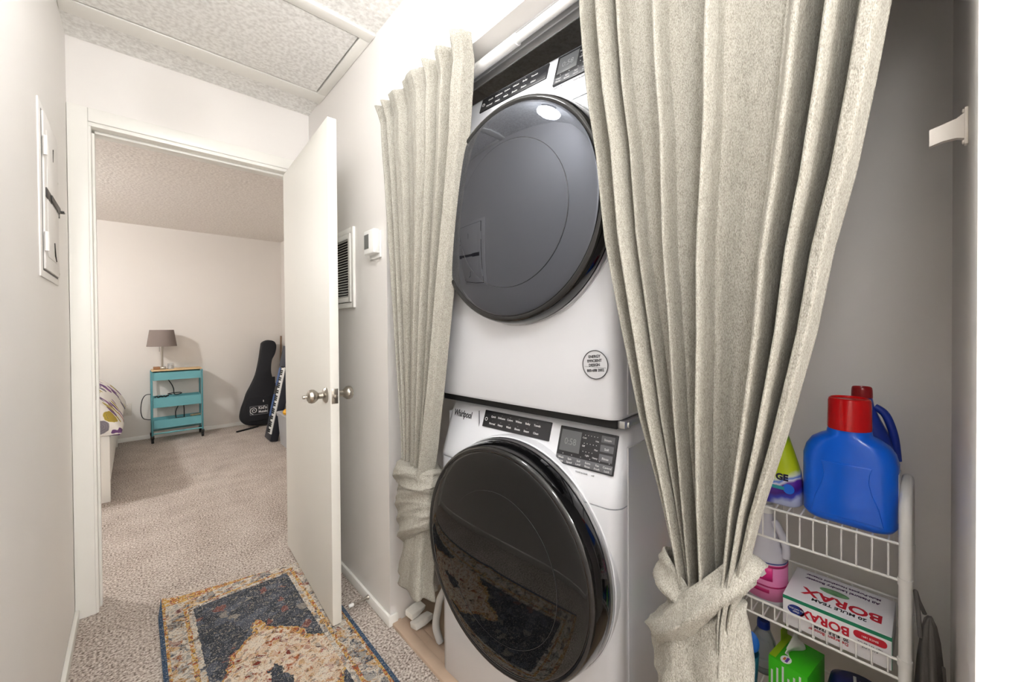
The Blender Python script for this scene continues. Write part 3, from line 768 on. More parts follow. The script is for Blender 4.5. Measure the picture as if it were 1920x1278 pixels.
# --- left curtain
LCo = (0.755, 1.26, 0.25)
cl = thing('curtain', 'shorter grey linen curtain at the left, wrapped around itself below its middle', 'curtain', LCo)
Ll = [(0.66, 1.335), (0.70, 1.335), (0.85, 1.345), (1.05, 1.368), (1.45, 1.410), (1.82, 1.465), (2.06, 1.513), (2.09, 1.52)]
Rl = [(0.66, 1.185), (0.71, 1.176), (0.79, 1.156), (1.03, 1.105), (1.31, 1.055), (1.49, 1.022), (1.81, 0.962), (2.06, 0.938), (2.09, 0.935)]
pl = [(0,.0),(.03,-.024),(.07,.014),(.12,-.022),(.165,.014),(.215,-.020),(.27,-.018),(.33,.010),(.40,-.018),(.52,-.030),(.58,-.014),(.61,.012),(.655,-.034),(.71,.020),(.76,-.022),(.80,-.030),(.85,.024),(.90,-.020),(.94,-.040),(.975,-.02),(1,.022)]
fold_panel('drape', cl, LCo, Ll, Rl, 2.092, 0.66, pl, [(0.66, 0.728), (1.0, 0.725), (1.5, 0.724), (1.9, 0.728), (2.02, 0.732), (2.09, 0.715)],
           [(0.66, 1.0), (1.0, 0.95), (1.6, 0.85), (1.95, 0.9), (2.06, 0.75), (2.09, 0.85)], 260, 80, 0.6)
KL = (0.738, 1.268, 0.60)
def wrap_barrel(name, par, org):
    rings = []; n = 96; nz = 60
    for i in range(nz+1):
        t = i/nz
        ring = []
        for k in range(n):
            a = 2*pi*k/n
            z = 0.735-0.265*t + 0.05*sin(a)*t
            prof = 0.92+0.16*sin(pi*min(1, t*1.02))**0.5
            cre = 0
            for q, (f1, f2, am) in enumerate(((15, 1.4, 0.010), (24, 1.9, 0.007), (34, 2.6, 0.004))):
                cre += am*((1-abs(sin(f1*t*0.5+f2*sin(a+0.6*q)+q)))**1.4)
            step = 0.010 if t < 0.2+0.08*sin(a+1.2) else 0.0
            edge = (1-max(0, (t-0.93)/0.07)*0.25) * (1-max(0, (0.05-t)/0.05)*0.2)
            rx = (0.052*prof+cre+step)*edge; ry = (0.104*prof+cre+step*0.8)*edge
            ring.append((KL[0]-rx*cos(a)-org[0], KL[1]-ry*sin(a)-org[1], z-org[2]))
        rings.append(ring)
    return MB().rings(rings).obj(name, CLOTH, par, smooth=180)
wrap_barrel('knot_wrap', cl, LCo)
tail('tail', cl, LCo, KL, [(0.52, 0.034, 0.075, 0.0), (0.44, 0.038, 0.080, 0.005), (0.34, 0.042, 0.092, 0.018), (0.275, 0.044, 0.108, 0.022)], seed=9, nf=6)

# ================================================================== CLOSET THINGS
bk = thing('wall_bracket', 'small off-white rod bracket fixed to the closet side wall', 'bracket', (0.925, OY0, 1.522))
BRK = mat('bracket_plastic', (226, 218, 208), 0.45)
B('mount_plate', BRK, (-0.006, 0.006, 0, 0.004, -0.028, 0.028), bk, bevel=0.001)
MB().rings([[(-0.005, 0.004, -0.019), (0.005, 0.004, -0.019), (0.005, 0.004, 0.020), (-0.005, 0.004, 0.020)],
            [(-0.005, 0.012, -0.016), (0.005, 0.012, -0.016), (0.005, 0.012, 0.014), (-0.005, 0.012, 0.014)],
            [(-0.005, 0.026, -0.016), (0.005, 0.026, -0.016), (0.005, 0.026, 0.010), (-0.005, 0.026, 0.010)],
            [(-0.005, 0.041, -0.020), (0.005, 0.041, -0.020), (0.005, 0.041, 0.006), (-0.005, 0.041, 0.006)]]).obj('arm', BRK, bk, smooth=25)
for z in (-0.023, 0.024):
    k = MB().lathe([(0.0035, 0), (0.003, 0.002), (0, 0.003)], 10, 'y'); k.v = [(x, y+0.004, q+z) for x, y, q in k.v]; k.obj('screw', BRK, bk)

# --- wire cart
CXF, CXB, CY0, CY1 = 1.20, 1.40, 0.033, 0.515
wcart = thing('wire_cart', 'white wire laundry cart with three tiers beside the washer', 'cart', (CXF, CY0, CFZ))
def cl_(p): return (p[0]-CXF, p[1]-CY0, p[2]-CFZ)
def ctube(name, pts, r, n=8): return MB().tube([cl_(p) for p in pts], r, n).obj(name, WIRE, wcart)
for y in (CY0, CY1):
    pts = [(CXF, y, CFZ+0.006), (CXF, y, 0.80)]
    for k in range(1, 8):
        a = pi-pi*k/8
        pts.append(((CXF+CXB)/2+0.1*cos(a)*1.0, y, 0.80+0.055*sin(a)))
    pts += [(CXB, y, 0.80), (CXB, y, CFZ+0.006)]
    ctube('end_frame', pts, 0.0108, 12)
def rail(x, z, r=0.003): ctube('rail', [(x, CY0, z), (x, CY1, z)], r, 8)
def side(y, z, r=0.003): ctube('side_rail', [(CXF, y, z), (CXB, y, z)], r, 8)
T1, T1L, T2T, T2, T3T, T3 = 0.742, 0.663, 0.487, 0.446, 0.245, 0.200
for x, z in ((CXF, T1), (CXF, T1L), (CXB, T1), (CXB, T1L), (CXF, T2T), (CXF, T2), (CXB, T2+0.075), (CXB, T2), (CXF, T3T), (CXF, T3), (CXB, T3T), (CXB, T3)): rail(x, z)
for y in (CY0, CY1):
    for z in (T1, T1L, T2T, T2, T3T, T3): side(y, z)
def wires(name, path):
    me = MB().tube([(p[0]-CXF, 0, p[1]-CFZ) for p in path], 0.0018, 6).mesh(name, WIRE)
    n = 18
    for i in range(1, n):
        link(name, me, wcart, loc=(0, (CY1-CY0)*i/n, 0))
wires('deck_wire', [(CXB, T1L), (CXB, T1-0.004), (CXB-0.004, T1), (CXF+0.004, T1), (CXF-0.001, T1-0.005), (CXF-0.001, T1L)])
wires('basket_wire', [(CXB, T2+0.075), (CXB, T2+0.004), (CXB-0.004, T2), (CXF+0.004, T2), (CXF-0.001, T2+0.005), (CXF-0.001, T2T)])
wires('basket_wire', [(CXB, T3T), (CXB, T3), (CXF, T3), (CXF, T3T)])
for x in (CXF, CXB):
    for y in (CY0, CY1):
        for z in (T1L, T2T, T3T):
            MB().lathe([(0.0125, -0.008), (0.0125, 0.008)], 12, 'z', cl_((x, y, z))).obj('clip_collar', WIRE, wcart)

# --- helper: lofted bottle with rounded-rectangle sections (y wide, x deep)
def loft(secs, nseg=6):
    rg = []
    for z, hy, hx, r in secs:
        rg.append([(px, py, z) for px, py in rrect(hx, hy, min(r, hx*0.98, hy*0.98), nseg)])
    return MB().rings(rg)
def cap(m, par, c, r, h, name='cap'):
    mb = MB().lathe([(r*0.98, 0), (r, 0.004), (r*0.97, h-0.008), (r*0.93, h-0.002), (r*0.86, h), (r*0.80, h-0.004), (0, h-0.004)], 28, 'z', c)
    return mb.obj(name, m, par)
BLUE = mat('jug_blue', (4, 100, 226), 0.28, coat=0.15)
RED = mat('cap_red', (206, 8, 16), 0.22, coat=0.2)
j = thing('detergent_jug', 'big blue detergent jug with a bright red cap on the wire cart', 'jug', (1.255, 0.132, T1+0.0018), -0.03)
loft([(0, 0.072, 0.036, 0.03), (0.004, 0.080, 0.041, 0.03), (0.016, 0.087, 0.046, 0.03), (0.10, 0.088, 0.047, 0.03), (0.155, 0.088, 0.047, 0.032), (0.176, 0.083, 0.045, 0.034),
      (0.193, 0.073, 0.043, 0.036), (0.204, 0.058, 0.041, 0.036), (0.211, 0.044, 0.038, 0.036), (0.226, 0.041, 0.038, 0.036)]).obj('body', BLUE, j, smooth=70)
def hour(s):
    pts = []
    for z, w in ((0.02, 0.066), (0.06, 0.058), (0.09, 0.046), (0.115, 0.041), (0.135, 0.043), (0.148, 0.047)): pts.append((w*s, z))
    return pts
poly = [(-0.066, 0.02)] + [(0.066, 0.02)] + hour(1)[1:] + list(reversed(hour(-1)))[:-1]
pn = MB().prism(poly, -0.0485, -0.044, 'x'); pn.obj('moulded_panel', BLUE, j, bevel=0.0014, smooth=50)
cap(RED, j, (0, 0, 0.224), 0.0425, 0.075)
B('side_label', mat('label_pale', (196, 200, 206), 0.4), (-0.02, 0.03, -0.0888, -0.086, 0.03, 0.14), j, bevel=0.001)
j2 = thing('detergent_jug', 'second blue jug with a small dark red cap behind the big one', 'jug', (1.357, 0.118, T1+0.0018))
loft([(0, 0.062, 0.028, 0.02), (0.01, 0.068, 0.033, 0.022), (0.13, 0.068, 0.033, 0.022), (0.19, 0.056, 0.03, 0.022), (0.235, 0.036, 0.026, 0.02), (0.268, 0.024, 0.023, 0.02), (0.292, 0.020, 0.020, 0.018)]).obj('body', mat('jug_navy', (28, 54, 150), 0.3), j2, smooth=70)
cap(mat('cap_dark_red', (150, 22, 26), 0.3), j2, (0, 0, 0.288), 0.0215, 0.028)
MB().tube(cat([(0, -0.024, 0.268), (0, -0.045, 0.25), (0, -0.060, 0.20), (0, -0.066, 0.14)]), 0.009, 10).obj('handle', MATS['jug_navy'], j2)
# green and purple cleaner bottle
def make_swirl():
    m, nt, b, v = base('cleaner_wrap', 0.3, 0.5)
    s = nt.nodes.new('ShaderNodeSeparateXYZ'); nt.links.new(v, s.inputs[0])
    n = tex(nt, 'ShaderNodeTexNoise', v, 22, 2)
    h = nmath(nt, 'ADD', s.outputs[2], nmath(nt, 'MULTIPLY', nmath(nt, 'SUBTRACT', n.outputs['Fac'], 0.5), 0.05))
    h = nmath(nt, 'ADD', h, nmath(nt, 'MULTIPLY', s.outputs[1], 0.5))
    c = ramp(nt, nmath(nt, 'MULTIPLY', h, 4.2), [(0.0, (190, 200, 232)), (0.05, (60, 70, 190)), (0.1, (72, 30, 130)), (0.2, (96, 48, 168)), (0.235, (226, 226, 240)), (0.26, (70, 120, 220)), (0.30, (228, 236, 214)), (0.34, (196, 214, 30)), (0.62, (186, 212, 20)), (0.76, (64, 160, 24)), (0.9, (30, 110, 24))])
    nt.links.new(c, b.inputs['Base Color']); return m
gb = thing('cleaner_bottle', 'lime green and purple cleaner bottle half hidden behind the knotted curtain', 'bottle', (1.262, 0.283, T1+0.0018))
loft([(0, 0.052, 0.028, 0.028), (0.006, 0.058, 0.033, 0.032), (0.05, 0.060, 0.034, 0.033), (0.09, 0.054, 0.032, 0.031), (0.14, 0.039, 0.027, 0.026), (0.175, 0.028, 0.022, 0.021), (0.20, 0.018, 0.018, 0.017), (0.215, 0.016, 0.016, 0.015)]).obj('body', make_swirl(), gb, smooth=70)
cap(mat('sprayer_dark', (30, 52, 24), 0.4), gb, (0, 0, 0.213), 0.018, 0.035)
text('lettering', 'GE', 0.022, mat('ink_navy', (28, 24, 62), 0.5), gb, (-0.0325, -0.018, 0.076), (pi/2-0.06, 0, -pi/2), 0.0006, 1.0, 0.0012)
MB().lathe([(0.013, 0), (0.012, -0.001), (0, -0.0012)], 20, 'x', (-0.0335, -0.033, 0.049)).obj('emblem', mat('emblem_blue', (34, 112, 224), 0.3), gb)
B('emblem_band', mat('emblem_teal', (44, 160, 170), 0.3), (-0.0352, -0.033, -0.024, 0.004, 0.044, 0.053), gb, bevel=0.001)
# pink-label jug
pk = thing('bleach_jug', 'pale grey plastic jug with a hot pink shell label on the middle tier', 'jug', (1.292, 0.316, T2+0.0018))
GREY = mat('jug_grey', (206, 205, 214), 0.4)
loft([(0, 0.042, 0.040, 0.036), (0.008, 0.050, 0.047, 0.044), (0.12, 0.050, 0.047, 0.044), (0.138, 0.047, 0.044, 0.042), (0.165, 0.038, 0.036, 0.034), (0.205, 0.025, 0.024, 0.022), (0.232, 0.018, 0.018, 0.017), (0.248, 0.017, 0.017, 0.016)], 8).obj('body', GREY, pk, smooth=70)
MB().tube(cat([(-0.004, -0.020, 0.225), (-0.012, -0.036, 0.205), (-0.014, -0.050, 0.17), (-0.012, -0.049, 0.138)]), 0.010, 10).obj('handle', GREY, pk, smooth=70)
cap(PLAST, pk, (0, 0, 0.246), 0.019, 0.024)
def wrap(name, m, a0, a1, z0, z1, off, par):
    mb = MB(); n = 26
    def pt(t, z):
        full = rrect(0.047+off, 0.050+off, 0.044+off, 8)
        L = len(full); s = (a0+(a1-a0)*t) % 1.0; i = int(s*L); f = s*L-i
        p, q = full[i % L], full[(i+1) % L]
        return (p[0]+(q[0]-p[0])*f, p[1]+(q[1]-p[1])*f, z)
    mb.grid(lambda u, v: pt(u, z0+(z1-z0)*v), n, 2)
    return solid(mb.obj(name, m, par, smooth=60), 0.0006)
HOT = mat('label_hot_pink', (222, 30, 132), 0.4); PINK = mat('label_pink', (232, 138, 190), 0.4)
lb = wrap('label', PINK, 0.20, 0.86, 0.020, 0.118, 0.0008, pk)
wrap('label_block', HOT, 0.36, 0.565, 0.074, 0.110, 0.0014, lb)
wrap('label_band', mat('label_magenta', (176, 16, 92), 0.4), 0.20, 0.86, 0.111, 0.117, 0.0014, lb)
wrap('label_band', MATS['label_magenta'], 0.20, 0.86, 0.056, 0.060, 0.0014, lb)
wrap('label_block', MATS['label_magenta'], 0.42, 0.54, 0.040, 0.050, 0.0014, lb)
wrap('label_stripe', mat('label_navy', (40, 60, 150), 0.4), 0.15, 0.9, 0.121, 0.1235, 0.001, pk)
sh = MB(); sp_ = [(0.004, -0.012), (-0.004, -0.012)] + [(0.0135*cos(radians(q))*(1+0.06*cos(radians(q*8))), 0.002+0.012*sin(radians(q))*(1+0.06*cos(radians(q*8)))) for q in range(200, -21, -10)]
sh.prism([(y, z+0.092) for y, z in sp_], -0.0496, -0.0470, 'x'); sh.v = [(x, y+0.002, z) for x, y, z in sh.v]; sh.obj('shell_emblem', PLAST, lb)
# borax box
BW, BD, BH = 0.205, 0.165, 0.076
bo = thing('borax_box', 'white Borax box with a green stripe lying upside down on the middle tier'.replace('Borax ', 'borax '), 'box', (1.2125, 0.1565, T2+0.0018))
CARD = mat('carton_white', (236, 234, 236), 0.5); GREENB = mat('carton_green', (16, 128, 90), 0.5); REDB = mat('carton_red', (196, 20, 44), 0.5)
BLK = mat('carton_black', (40, 38, 44), 0.5)
B('carton', CARD, (0, BD, -BW/2, BW/2, 0, BH), bo, bevel=0.0015)
B('stripe', GREENB, (-0.0006, 0.001, -BW/2, BW/2, BH-0.010, BH-0.0016), bo)
B('stripe', GREENB, (0.001, 0.006, -BW/2-0.0006, -BW/2+0.001, 0.001, BH-0.001), bo)
# front face is seen from -x: viewer right is -y; lettering is upside down
def ftext(s, size, m, y, z, sx=1.0, bold=0.0): text('lettering', s, size, m, bo, (-0.0005, y, z), (pi/2, pi, -pi/2), 0.0003, sx, bold)
def ttext(s, size, m, x, y, sx=1.0, bold=0.0): text('lettering', s, size, m, bo, (x, y, BH+0.0004), (0, 0, pi/2), 0.0003, sx, bold)
ftext('BORAX', 0.029, REDB, 0.018, 0.047, 1.0, 0.0008)
ftext('20 MULE TEAM', 0.010, BLK, 0.004, 0.026, 1.0, 0.0003)
ftext('Detergent Booster', 0.010, REDB, 0.010, 0.016, 1.0, 0.0001)
ov = MB().lathe([(0.017, 0), (0.017, -0.0008), (0, -0.0008)], 28, 'x', (0, 0, 0)); ov.v = [(x, y*1.05+0.074, z*0.72+0.046) for x, y, z in ov.v]
ov.obj('oval_mark', mat('mark_navy', (30, 50, 130), 0.5), bo)
text('lettering', 'ALL NATURAL', 0.0055, PLAST, bo, (-0.0012, 0.074, 0.049), (pi/2, pi, -pi/2), 0.0002, 0.9); text('lettering', 'clean', 0.0075, PLAST, bo, (-0.0012, 0.074, 0.042), (pi/2, pi, -pi/2), 0.0002, 0.9)
rp = MB().prism(rrect(0.029, 0.0085, 0.008, 5, -0.066, 0.052), -0.0008, 0.001, 'x'); rp.obj('red_pill', REDB, bo)
text('lettering', 'SINCE 1891', 0.006, PLAST, bo, (-0.0012, -0.066, 0.052), (pi/2, pi, -pi/2), 0.0002)
ftext('NET WT 65 OZ', 0.0065, BLK, -0.066, 0.036); ftext('4 LB 1 OZ', 0.0065, BLK, -0.066, 0.028)
ttext('BORAX', 0.046, REDB, 0.055, -0.008, 1.0, 0.0012)
ttext('20 MULE TEAM', 0.016, BLK, 0.026, -0.006, 1.0, 0.0004)
ttext('All Natural Laundry Booster', 0.013, mat('ink_plum', (74, 44, 84), 0.5), 0.122, 0.0, 1.0, 0.0004)
ttext('Multi-Purpose Household Cleaner', 0.011, MATS['ink_plum'], 0.142, 0.0, 1.0, 0.0003)
sw_ = MB().lathe([(0.03, 0), (0.03, 0.0006), (0, 0.0006)], 28, 'z'); sw_.v = [(x*0.42+0.094, y+0.010, z+BH) for x, y, z in sw_.v]; sw_.obj('oval_picture', mat('picture_green', (110, 158, 110), 0.5, var=0.4, vscale=60), bo)
# orange bottle glimpsed left of the knot
ob = thing('orange_bottle', 'orange bottle glimpsed between washer and knotted curtain', 'bottle', (1.235, 0.488, T2+0.0018))
loft([(0, 0.022, 0.022, 0.02), (0.006, 0.025, 0.025, 0.024), (0.10, 0.025, 0.025, 0.024), (0.13, 0.016, 0.016, 0.015), (0.14, 0.012, 0.012, 0.011)]).obj('body', mat('orange_plastic', (238, 128, 18), 0.35), ob, smooth=70)
cap(MATS['orange_plastic'], ob, (0, 0, 0.138), 0.014, 0.02)
# green tissue box
tx = thing('tissue_box', 'bright green tissue box with a tissue poking out on the lowest tier', 'tissue box', (1.300, 0.246, T3+0.0018), radians(-8))
GRN = mat('carton_bright_green', (58, 190, 20), 0.45); LIME = mat('carton_lime', (150, 190, 20), 0.45)
B('carton', GRN, (-0.062, 0.062, -0.045, 0.045, 0, 0.118), tx, bevel=0.0012)
B('flap', LIME, (-0.056, 0.062, 0.030, 0.0455, 0.118, 0.1186), tx)
B('flap', LIME, (0.02, 0.0605, 0.0435, 0.0455, 0.118, 0.150), tx)
t_ = MB().grid(lambda u, v: (-0.03+0.075*u+0.004*sin(9*v), 0.004+0.012*sin(5*u+3*v)*(1-v)+0.010*v, 0.117+0.045*v*(0.5+u*0.5)), 12, 8); solid(t_.obj('tissue', PLAST, tx), 0.0012)
ovm = MB().lathe([(0.016, 0), (0.016, 0.0008), (0, 0.0008)], 24, 'z', (-0.042, 0.010, 0.118)); ovm.v = [(x, 0.010+(y-0.010)*0.75, z) for x, y, z in ovm.v]; ovm.obj('oval_mark', PLAST, tx)
B('mark_bar', mat('mark_purple', (110, 70, 170), 0.5), (-0.052, -0.032, 0.004, 0.010, 0.1188, 0.1192), tx).rotation_euler = (0, 0, 0)
B('mark_bar', mat('mark_orange', (220, 120, 40), 0.5), (-0.048, -0.036, 0.011, 0.016, 0.1188, 0.1192), tx)
for i in range(6):
    B('print_line', INK, (-0.0626, -0.0618, 0.034-i*0.013, 0.0385-i*0.013, 0.02, 0.085+0.012*((i*7) % 3)), tx)
# navy wipes pack
wp = thing('wipes_pack', 'navy blue wipes pack with white print beside the tissue box', 'pack', (1.310, 0.118, T3+0.0018), radians(8))
loft([(0, 0.050, 0.055, 0.02), (0.008, 0.060, 0.062, 0.025), (0.06, 0.062, 0.064, 0.03), (0.095, 0.056, 0.058, 0.035), (0.108, 0.040, 0.044, 0.035)]).obj('wrapper', mat('pack_navy', (18, 26, 98), 0.3), wp, smooth=70)
B('print_bar', INK, (-0.03, 0.03, 0.004, 0.010, 0.1078, 0.1088), wp)
for i in range(6): B('print_stroke', INK, (-0.028+i*0.009, -0.0265+i*0.009, -0.020, -0.002, 0.1078, 0.1088), wp)
B('picture_patch', mat('patch_sky', (90, 150, 220), 0.4), (-0.0655, -0.0635, -0.02, 0.02, 0.03, 0.075), wp)
# teal canister
tc_ = thing('teal_canister', 'small teal canister at the right end of the lowest tier', 'canister', (1.232, 0.066, T3+0.0018))
MB().lathe([(0.022, 0), (0.024, 0.003), (0.024, 0.085), (0.020, 0.09), (0, 0.09)], 24).obj('body', mat('teal_plastic', (20, 104, 140), 0.35), tc_)
MB().lathe([(0.017, 0.089), (0.017, 0.100), (0.0, 0.101)], 20).obj('lid', MATS['teal_plastic'], tc_)
# teal cup with a blue brush, and a clear bottle
cu = thing('cup', 'deep teal plastic cup behind the knotted curtain on the lowest tier', 'cup', (1.245, 0.356, T3+0.0018))
MB().lathe([(0.0, 0.002), (0.026, 0.002), (0.033, 0.10), (0.0345, 0.10), (0.028, 0), (0, 0)], 28).obj('body', mat('cup_teal', (28, 108, 134), 0.35), cu)
bs = thing('brush', 'blue scrub brush standing in the teal cup', 'brush', (1.247, 0.356, T3+0.006))
MB().tube([(0, 0, 0), (0.0, -0.006, 0.08), (0.002, -0.012, 0.135)], [0.007, 0.008, 0.010], 10).obj('handle', mat('brush_blue', (24, 106, 204), 0.3), bs)
k = MB().lathe([(0, -0.006), (0.02, -0.004), (0.024, 0), (0.02, 0.004), (0, 0.006)], 20, 'x'); k.v = [(x, y*0.8-0.016, z*1.25+0.125) for x, y, z in k.v]; k.obj('head', MATS['brush_blue'], bs)
cb = thing('clear_bottle', 'clear plastic bottle with a navy cap behind the brush', 'bottle', (1.345, 0.336, T3+0.0018))
loft([(0, 0.028, 0.028, 0.026), (0.006, 0.031, 0.031, 0.03), (0.085, 0.031, 0.031, 0.03), (0.115, 0.018, 0.018, 0.017), (0.125, 0.014, 0.014, 0.013)]).obj('body', mat('clear_plastic', (200, 208, 216), 0.1, trans=0.8, ior=1.3), cb, smooth=70)
cap(mat('cap_navy', (20, 44, 120), 0.35), cb, (0, 0, 0.123), 0.017, 0.022)
# grey cloth bag hanging on the cart end
gbag = thing('cloth_bag', 'dark grey cloth bag hanging from the end of the wire cart', 'bag', (1.29, 0.010, 0.20))
CLB = mat('bag_grey', (112, 108, 104), 0.9, var=0.08, vscale=30, bump=0.3, bscale=300)
def bag_rings(zt, cx0, seed, ph):
    rg = []
    for z, rx, ry, dx in zt:
        ring = []
        for k in range(40):
            a_ = 2*pi*k/40
            w = 1+0.16*sin(5*a_+ph+z*9)+0.09*sin(9*a_-ph+z*17)
            ring.append((cx0+dx+rx*w*cos(a_), -0.014+ry*w*sin(a_), z))
        rg.append(ring)
    return MB().rings(rg)
bag_rings([(0.385, 0.008, 0.004, -0.05), (0.37, 0.022, 0.009, -0.045), (0.33, 0.040, 0.014, -0.03), (0.25, 0.056, 0.019, -0.015), (0.16, 0.068, 0.022, 0.0), (0.06, 0.074, 0.022, 0.0), (0.02, 0.068, 0.018, 0.0), (0.005, 0.05, 0.010, 0.0)], 0.0, 1, 0.4).obj('pouch', CLB, gbag, smooth=180)
MB().tube([(-0.07, -0.034, 0.30), (-0.03, -0.038, 0.22), (0.02, -0.040, 0.19), (0.06, -0.034, 0.20)], 0.0028, 6).obj('seam_cord', CLB, gbag)
MB().tube([(-0.06, 0.0, 0.34), (-0.062, 0.004, 0.40), (-0.045, 0.008, 0.43), (-0.02, 0.004, 0.40), (-0.012, -0.006, 0.37)], 0.004, 8).obj('strap', CLB, gbag)

# ================================================================== BEDROOM
TEAL = mat('cart_teal', (108, 174, 182), 0.45)
TEALD = mat('cart_teal_frame', (78, 142, 150), 0.45)
uc = thing('utility_cart', 'teal three-tray rolling cart with a pale wooden top against the bedroom wall', 'cart', (0.343, 5.815, 0))
hw, hd = 0.218, 0.115
for sx in (-1, 1):
    for sy in (-1, 1):
        B('post', TEALD, (sx*(hw-0.006)-0.008, sx*(hw-0.006)+0.008, sy*(hd-0.004)-0.008, sy*(hd-0.004)+0.008, 0.075, 0.765), uc, bevel=0.003)
        cs = MB().lathe([(0.020, -0.011), (0.022, -0.008), (0.022, 0.008), (0.020, 0.011)], 16, 'x', (sx*(hw-0.006), sy*(hd-0.004), 0.022)).obj('caster', BLACK, uc)
        B('caster_fork', DARK, (sx*(hw-0.006)-0.015, sx*(hw-0.006)+0.015, sy*(hd-0.004)-0.012, sy*(hd-0.004)+0.012, 0.045, 0.078), cs, bevel=0.004)
for z0, z1 in ((0.668, 0.752), (0.375, 0.480), (0.150, 0.240)):
    mb = MB()
    w, dd = hw-0.016, hd-0.006
    mb.box(-w, w, -dd, dd, z0, z0+0.004); mb.box(-w, w, -dd, -dd+0.004, z0+0.004, z1); mb.box(-w, w, dd-0.004, dd, z0+0.004, z1)
    mb.box(-w, -w+0.004, -dd+0.004, dd-0.004, z0+0.004, z1); mb.box(w-0.004, w, -dd+0.004, dd-0.004, z0+0.004, z1)
    mb.obj('tray', TEAL, uc, smooth=0)
for y in (-hd+0.004, hd-0.004):
    MB().tube([(-hw+0.006, y, 0.098), (hw-0.006, y, 0.098)], 0.008, 10).obj('lower_bar', TEAL, uc)
B('top_board', mat('cart_wood', (214, 184, 140), 0.5, var=0.06, vscale=20), (-hw+0.004, hw-0.004, -hd+0.004, hd-0.004, 0.766, 0.780), uc, bevel=0.003)
lm = thing('table_lamp', 'small table lamp with a tapered grey fabric shade on the teal cart', 'lamp', (0.222, 5.815, 0.780))
B('base', mat('lamp_base_wood', (150, 108, 72), 0.4), (-0.075, -0.02, -0.04, 0.04, 0.0, 0.030), lm, bevel=0.003)
B('base_block', CHROME, (-0.02, 0.030, -0.04, 0.04, 0.0, 0.026), lm, bevel=0.003)
MB().tube([(0.0, 0, 0.024), (0, 0, 0.30)], 0.009, 12).obj('pole', CHROME, lm)
MB().lathe([(0.128, 0.252), (0.102, 0.432), (0.099, 0.432), (0.125, 0.252)], 40, 'z', (0, 0, 0), False, False).obj('shade', mat('shade_grey', (134, 122, 116), 0.9, bump=0.3, bscale=400), lm)
MB().tube([(-0.022, -0.01, 0.27), (-0.022, -0.01, 0.195)], 0.002, 6).obj('pull_chain', DARK, lm)
MB().lathe([(0.004, 0.30), (0.02, 0.34), (0.03, 0.38), (0.02, 0.41), (0, 0.415)], 16).obj('bulb', PLAST, lm)
cg = thing('candle_glass', 'small clear candle glass beside the grey table lamp', 'candle', (0.292, 5.80, 0.780))
MB().lathe([(0, 0), (0.026, 0), (0.028, 0.003), (0.028, 0.062), (0.0265, 0.062), (0.0265, 0.004), (0, 0.004)], 24).obj('glass', mat('candle_clear', (240, 240, 240), 0.05, trans=0.9, ior=1.3), cg)
MB().lathe([(0.025, 0.005), (0.025, 0.022), (0.006, 0.05), (0, 0.052)], 20).obj('wax', PLAST, cg)
CORD = mat('cord_black', (30, 30, 32), 0.5)
MB().tube(cat([(0.13, 5.85, 0.51), (0.085, 5.90, 0.50), (0.055, 5.92, 0.44), (0.045, 5.93, 0.33), (0.06, 5.93, 0.25), (0.10, 5.93, 0.225), (0.15, 5.93, 0.22)]), 0.004, 8).obj(
    'power_cord', CORD, None, label='black power cord looping out left of the teal cart', cat='cord')
q = [(0.27, 5.85, 0.66), (0.30, 5.85, 0.60), (0.315, 5.84, 0.55), (0.318, 5.83, 0.50), (0.34, 5.82, 0.488), (0.38, 5.80, 0.500), (0.36, 5.76, 0.515), (0.30, 5.76, 0.515), (0.265, 5.80, 0.505), (0.30, 5.84, 0.49)]
MB().tube(cat(q), 0.0045, 8).obj('coiled_cable', CORD, None, label='black cable coiled on the middle tray of the teal cart', cat='cable')
MB().tube(cat([(0.40, 5.86, 0.37), (0.405, 5.86, 0.30), (0.40, 5.85, 0.20), (0.36, 5.80, 0.17), (0.30, 5.78, 0.215), (0.35, 5.76, 0.235), (0.42, 5.78, 0.22), (0.35, 5.84, 0.18), (0.33, 5.86, 0.28), (0.36, 5.86, 0.37)]), 0.0045, 8).obj(
    'hanging_cable', CORD, None, label='black cable hanging into the lowest tray of the teal cart', cat='cable')
MB().tube([(0.16+0.012*i, 5.80+0.03*sin(i*1.7), 0.482+0.006*sin(i*2.3)) for i in range(10)], 0.008, 8).obj('cable_bundle', CORD, None, label='thick dark cable bundle in the middle tray of the teal cart', cat='cable')
rm = thing('remote_control', 'small tan handset lying in the lowest tray of the teal cart', 'remote', (0.50, 5.79, 0.246), 0.4)
B('body', mat('tan_plastic', (160, 150, 120), 0.5), (-0.045, 0.045, -0.02, 0.02, -0.012, 0.006), rm, bevel=0.004)
B('keypad', DARK, (-0.02, 0.035, -0.013, 0.013, 0.006, 0.008), rm)
op = thing('outlet_plate', 'blank beige outlet plate low on the bedroom wall', 'outlet', (-0.063, BY, 0.350))
B('plate', mat('plate_beige', (214, 208, 198), 0.4), (-0.035, 0.035, -0.006, 0, -0.066, 0.066), op, bevel=0.003)
for z in (-0.045, 0.045): MB().lathe([(0.004, -0.006), (0.003, -0.0075), (0, -0.0075)], 10, 'y', (0, 0, z)).obj('screw', CHROME, op)
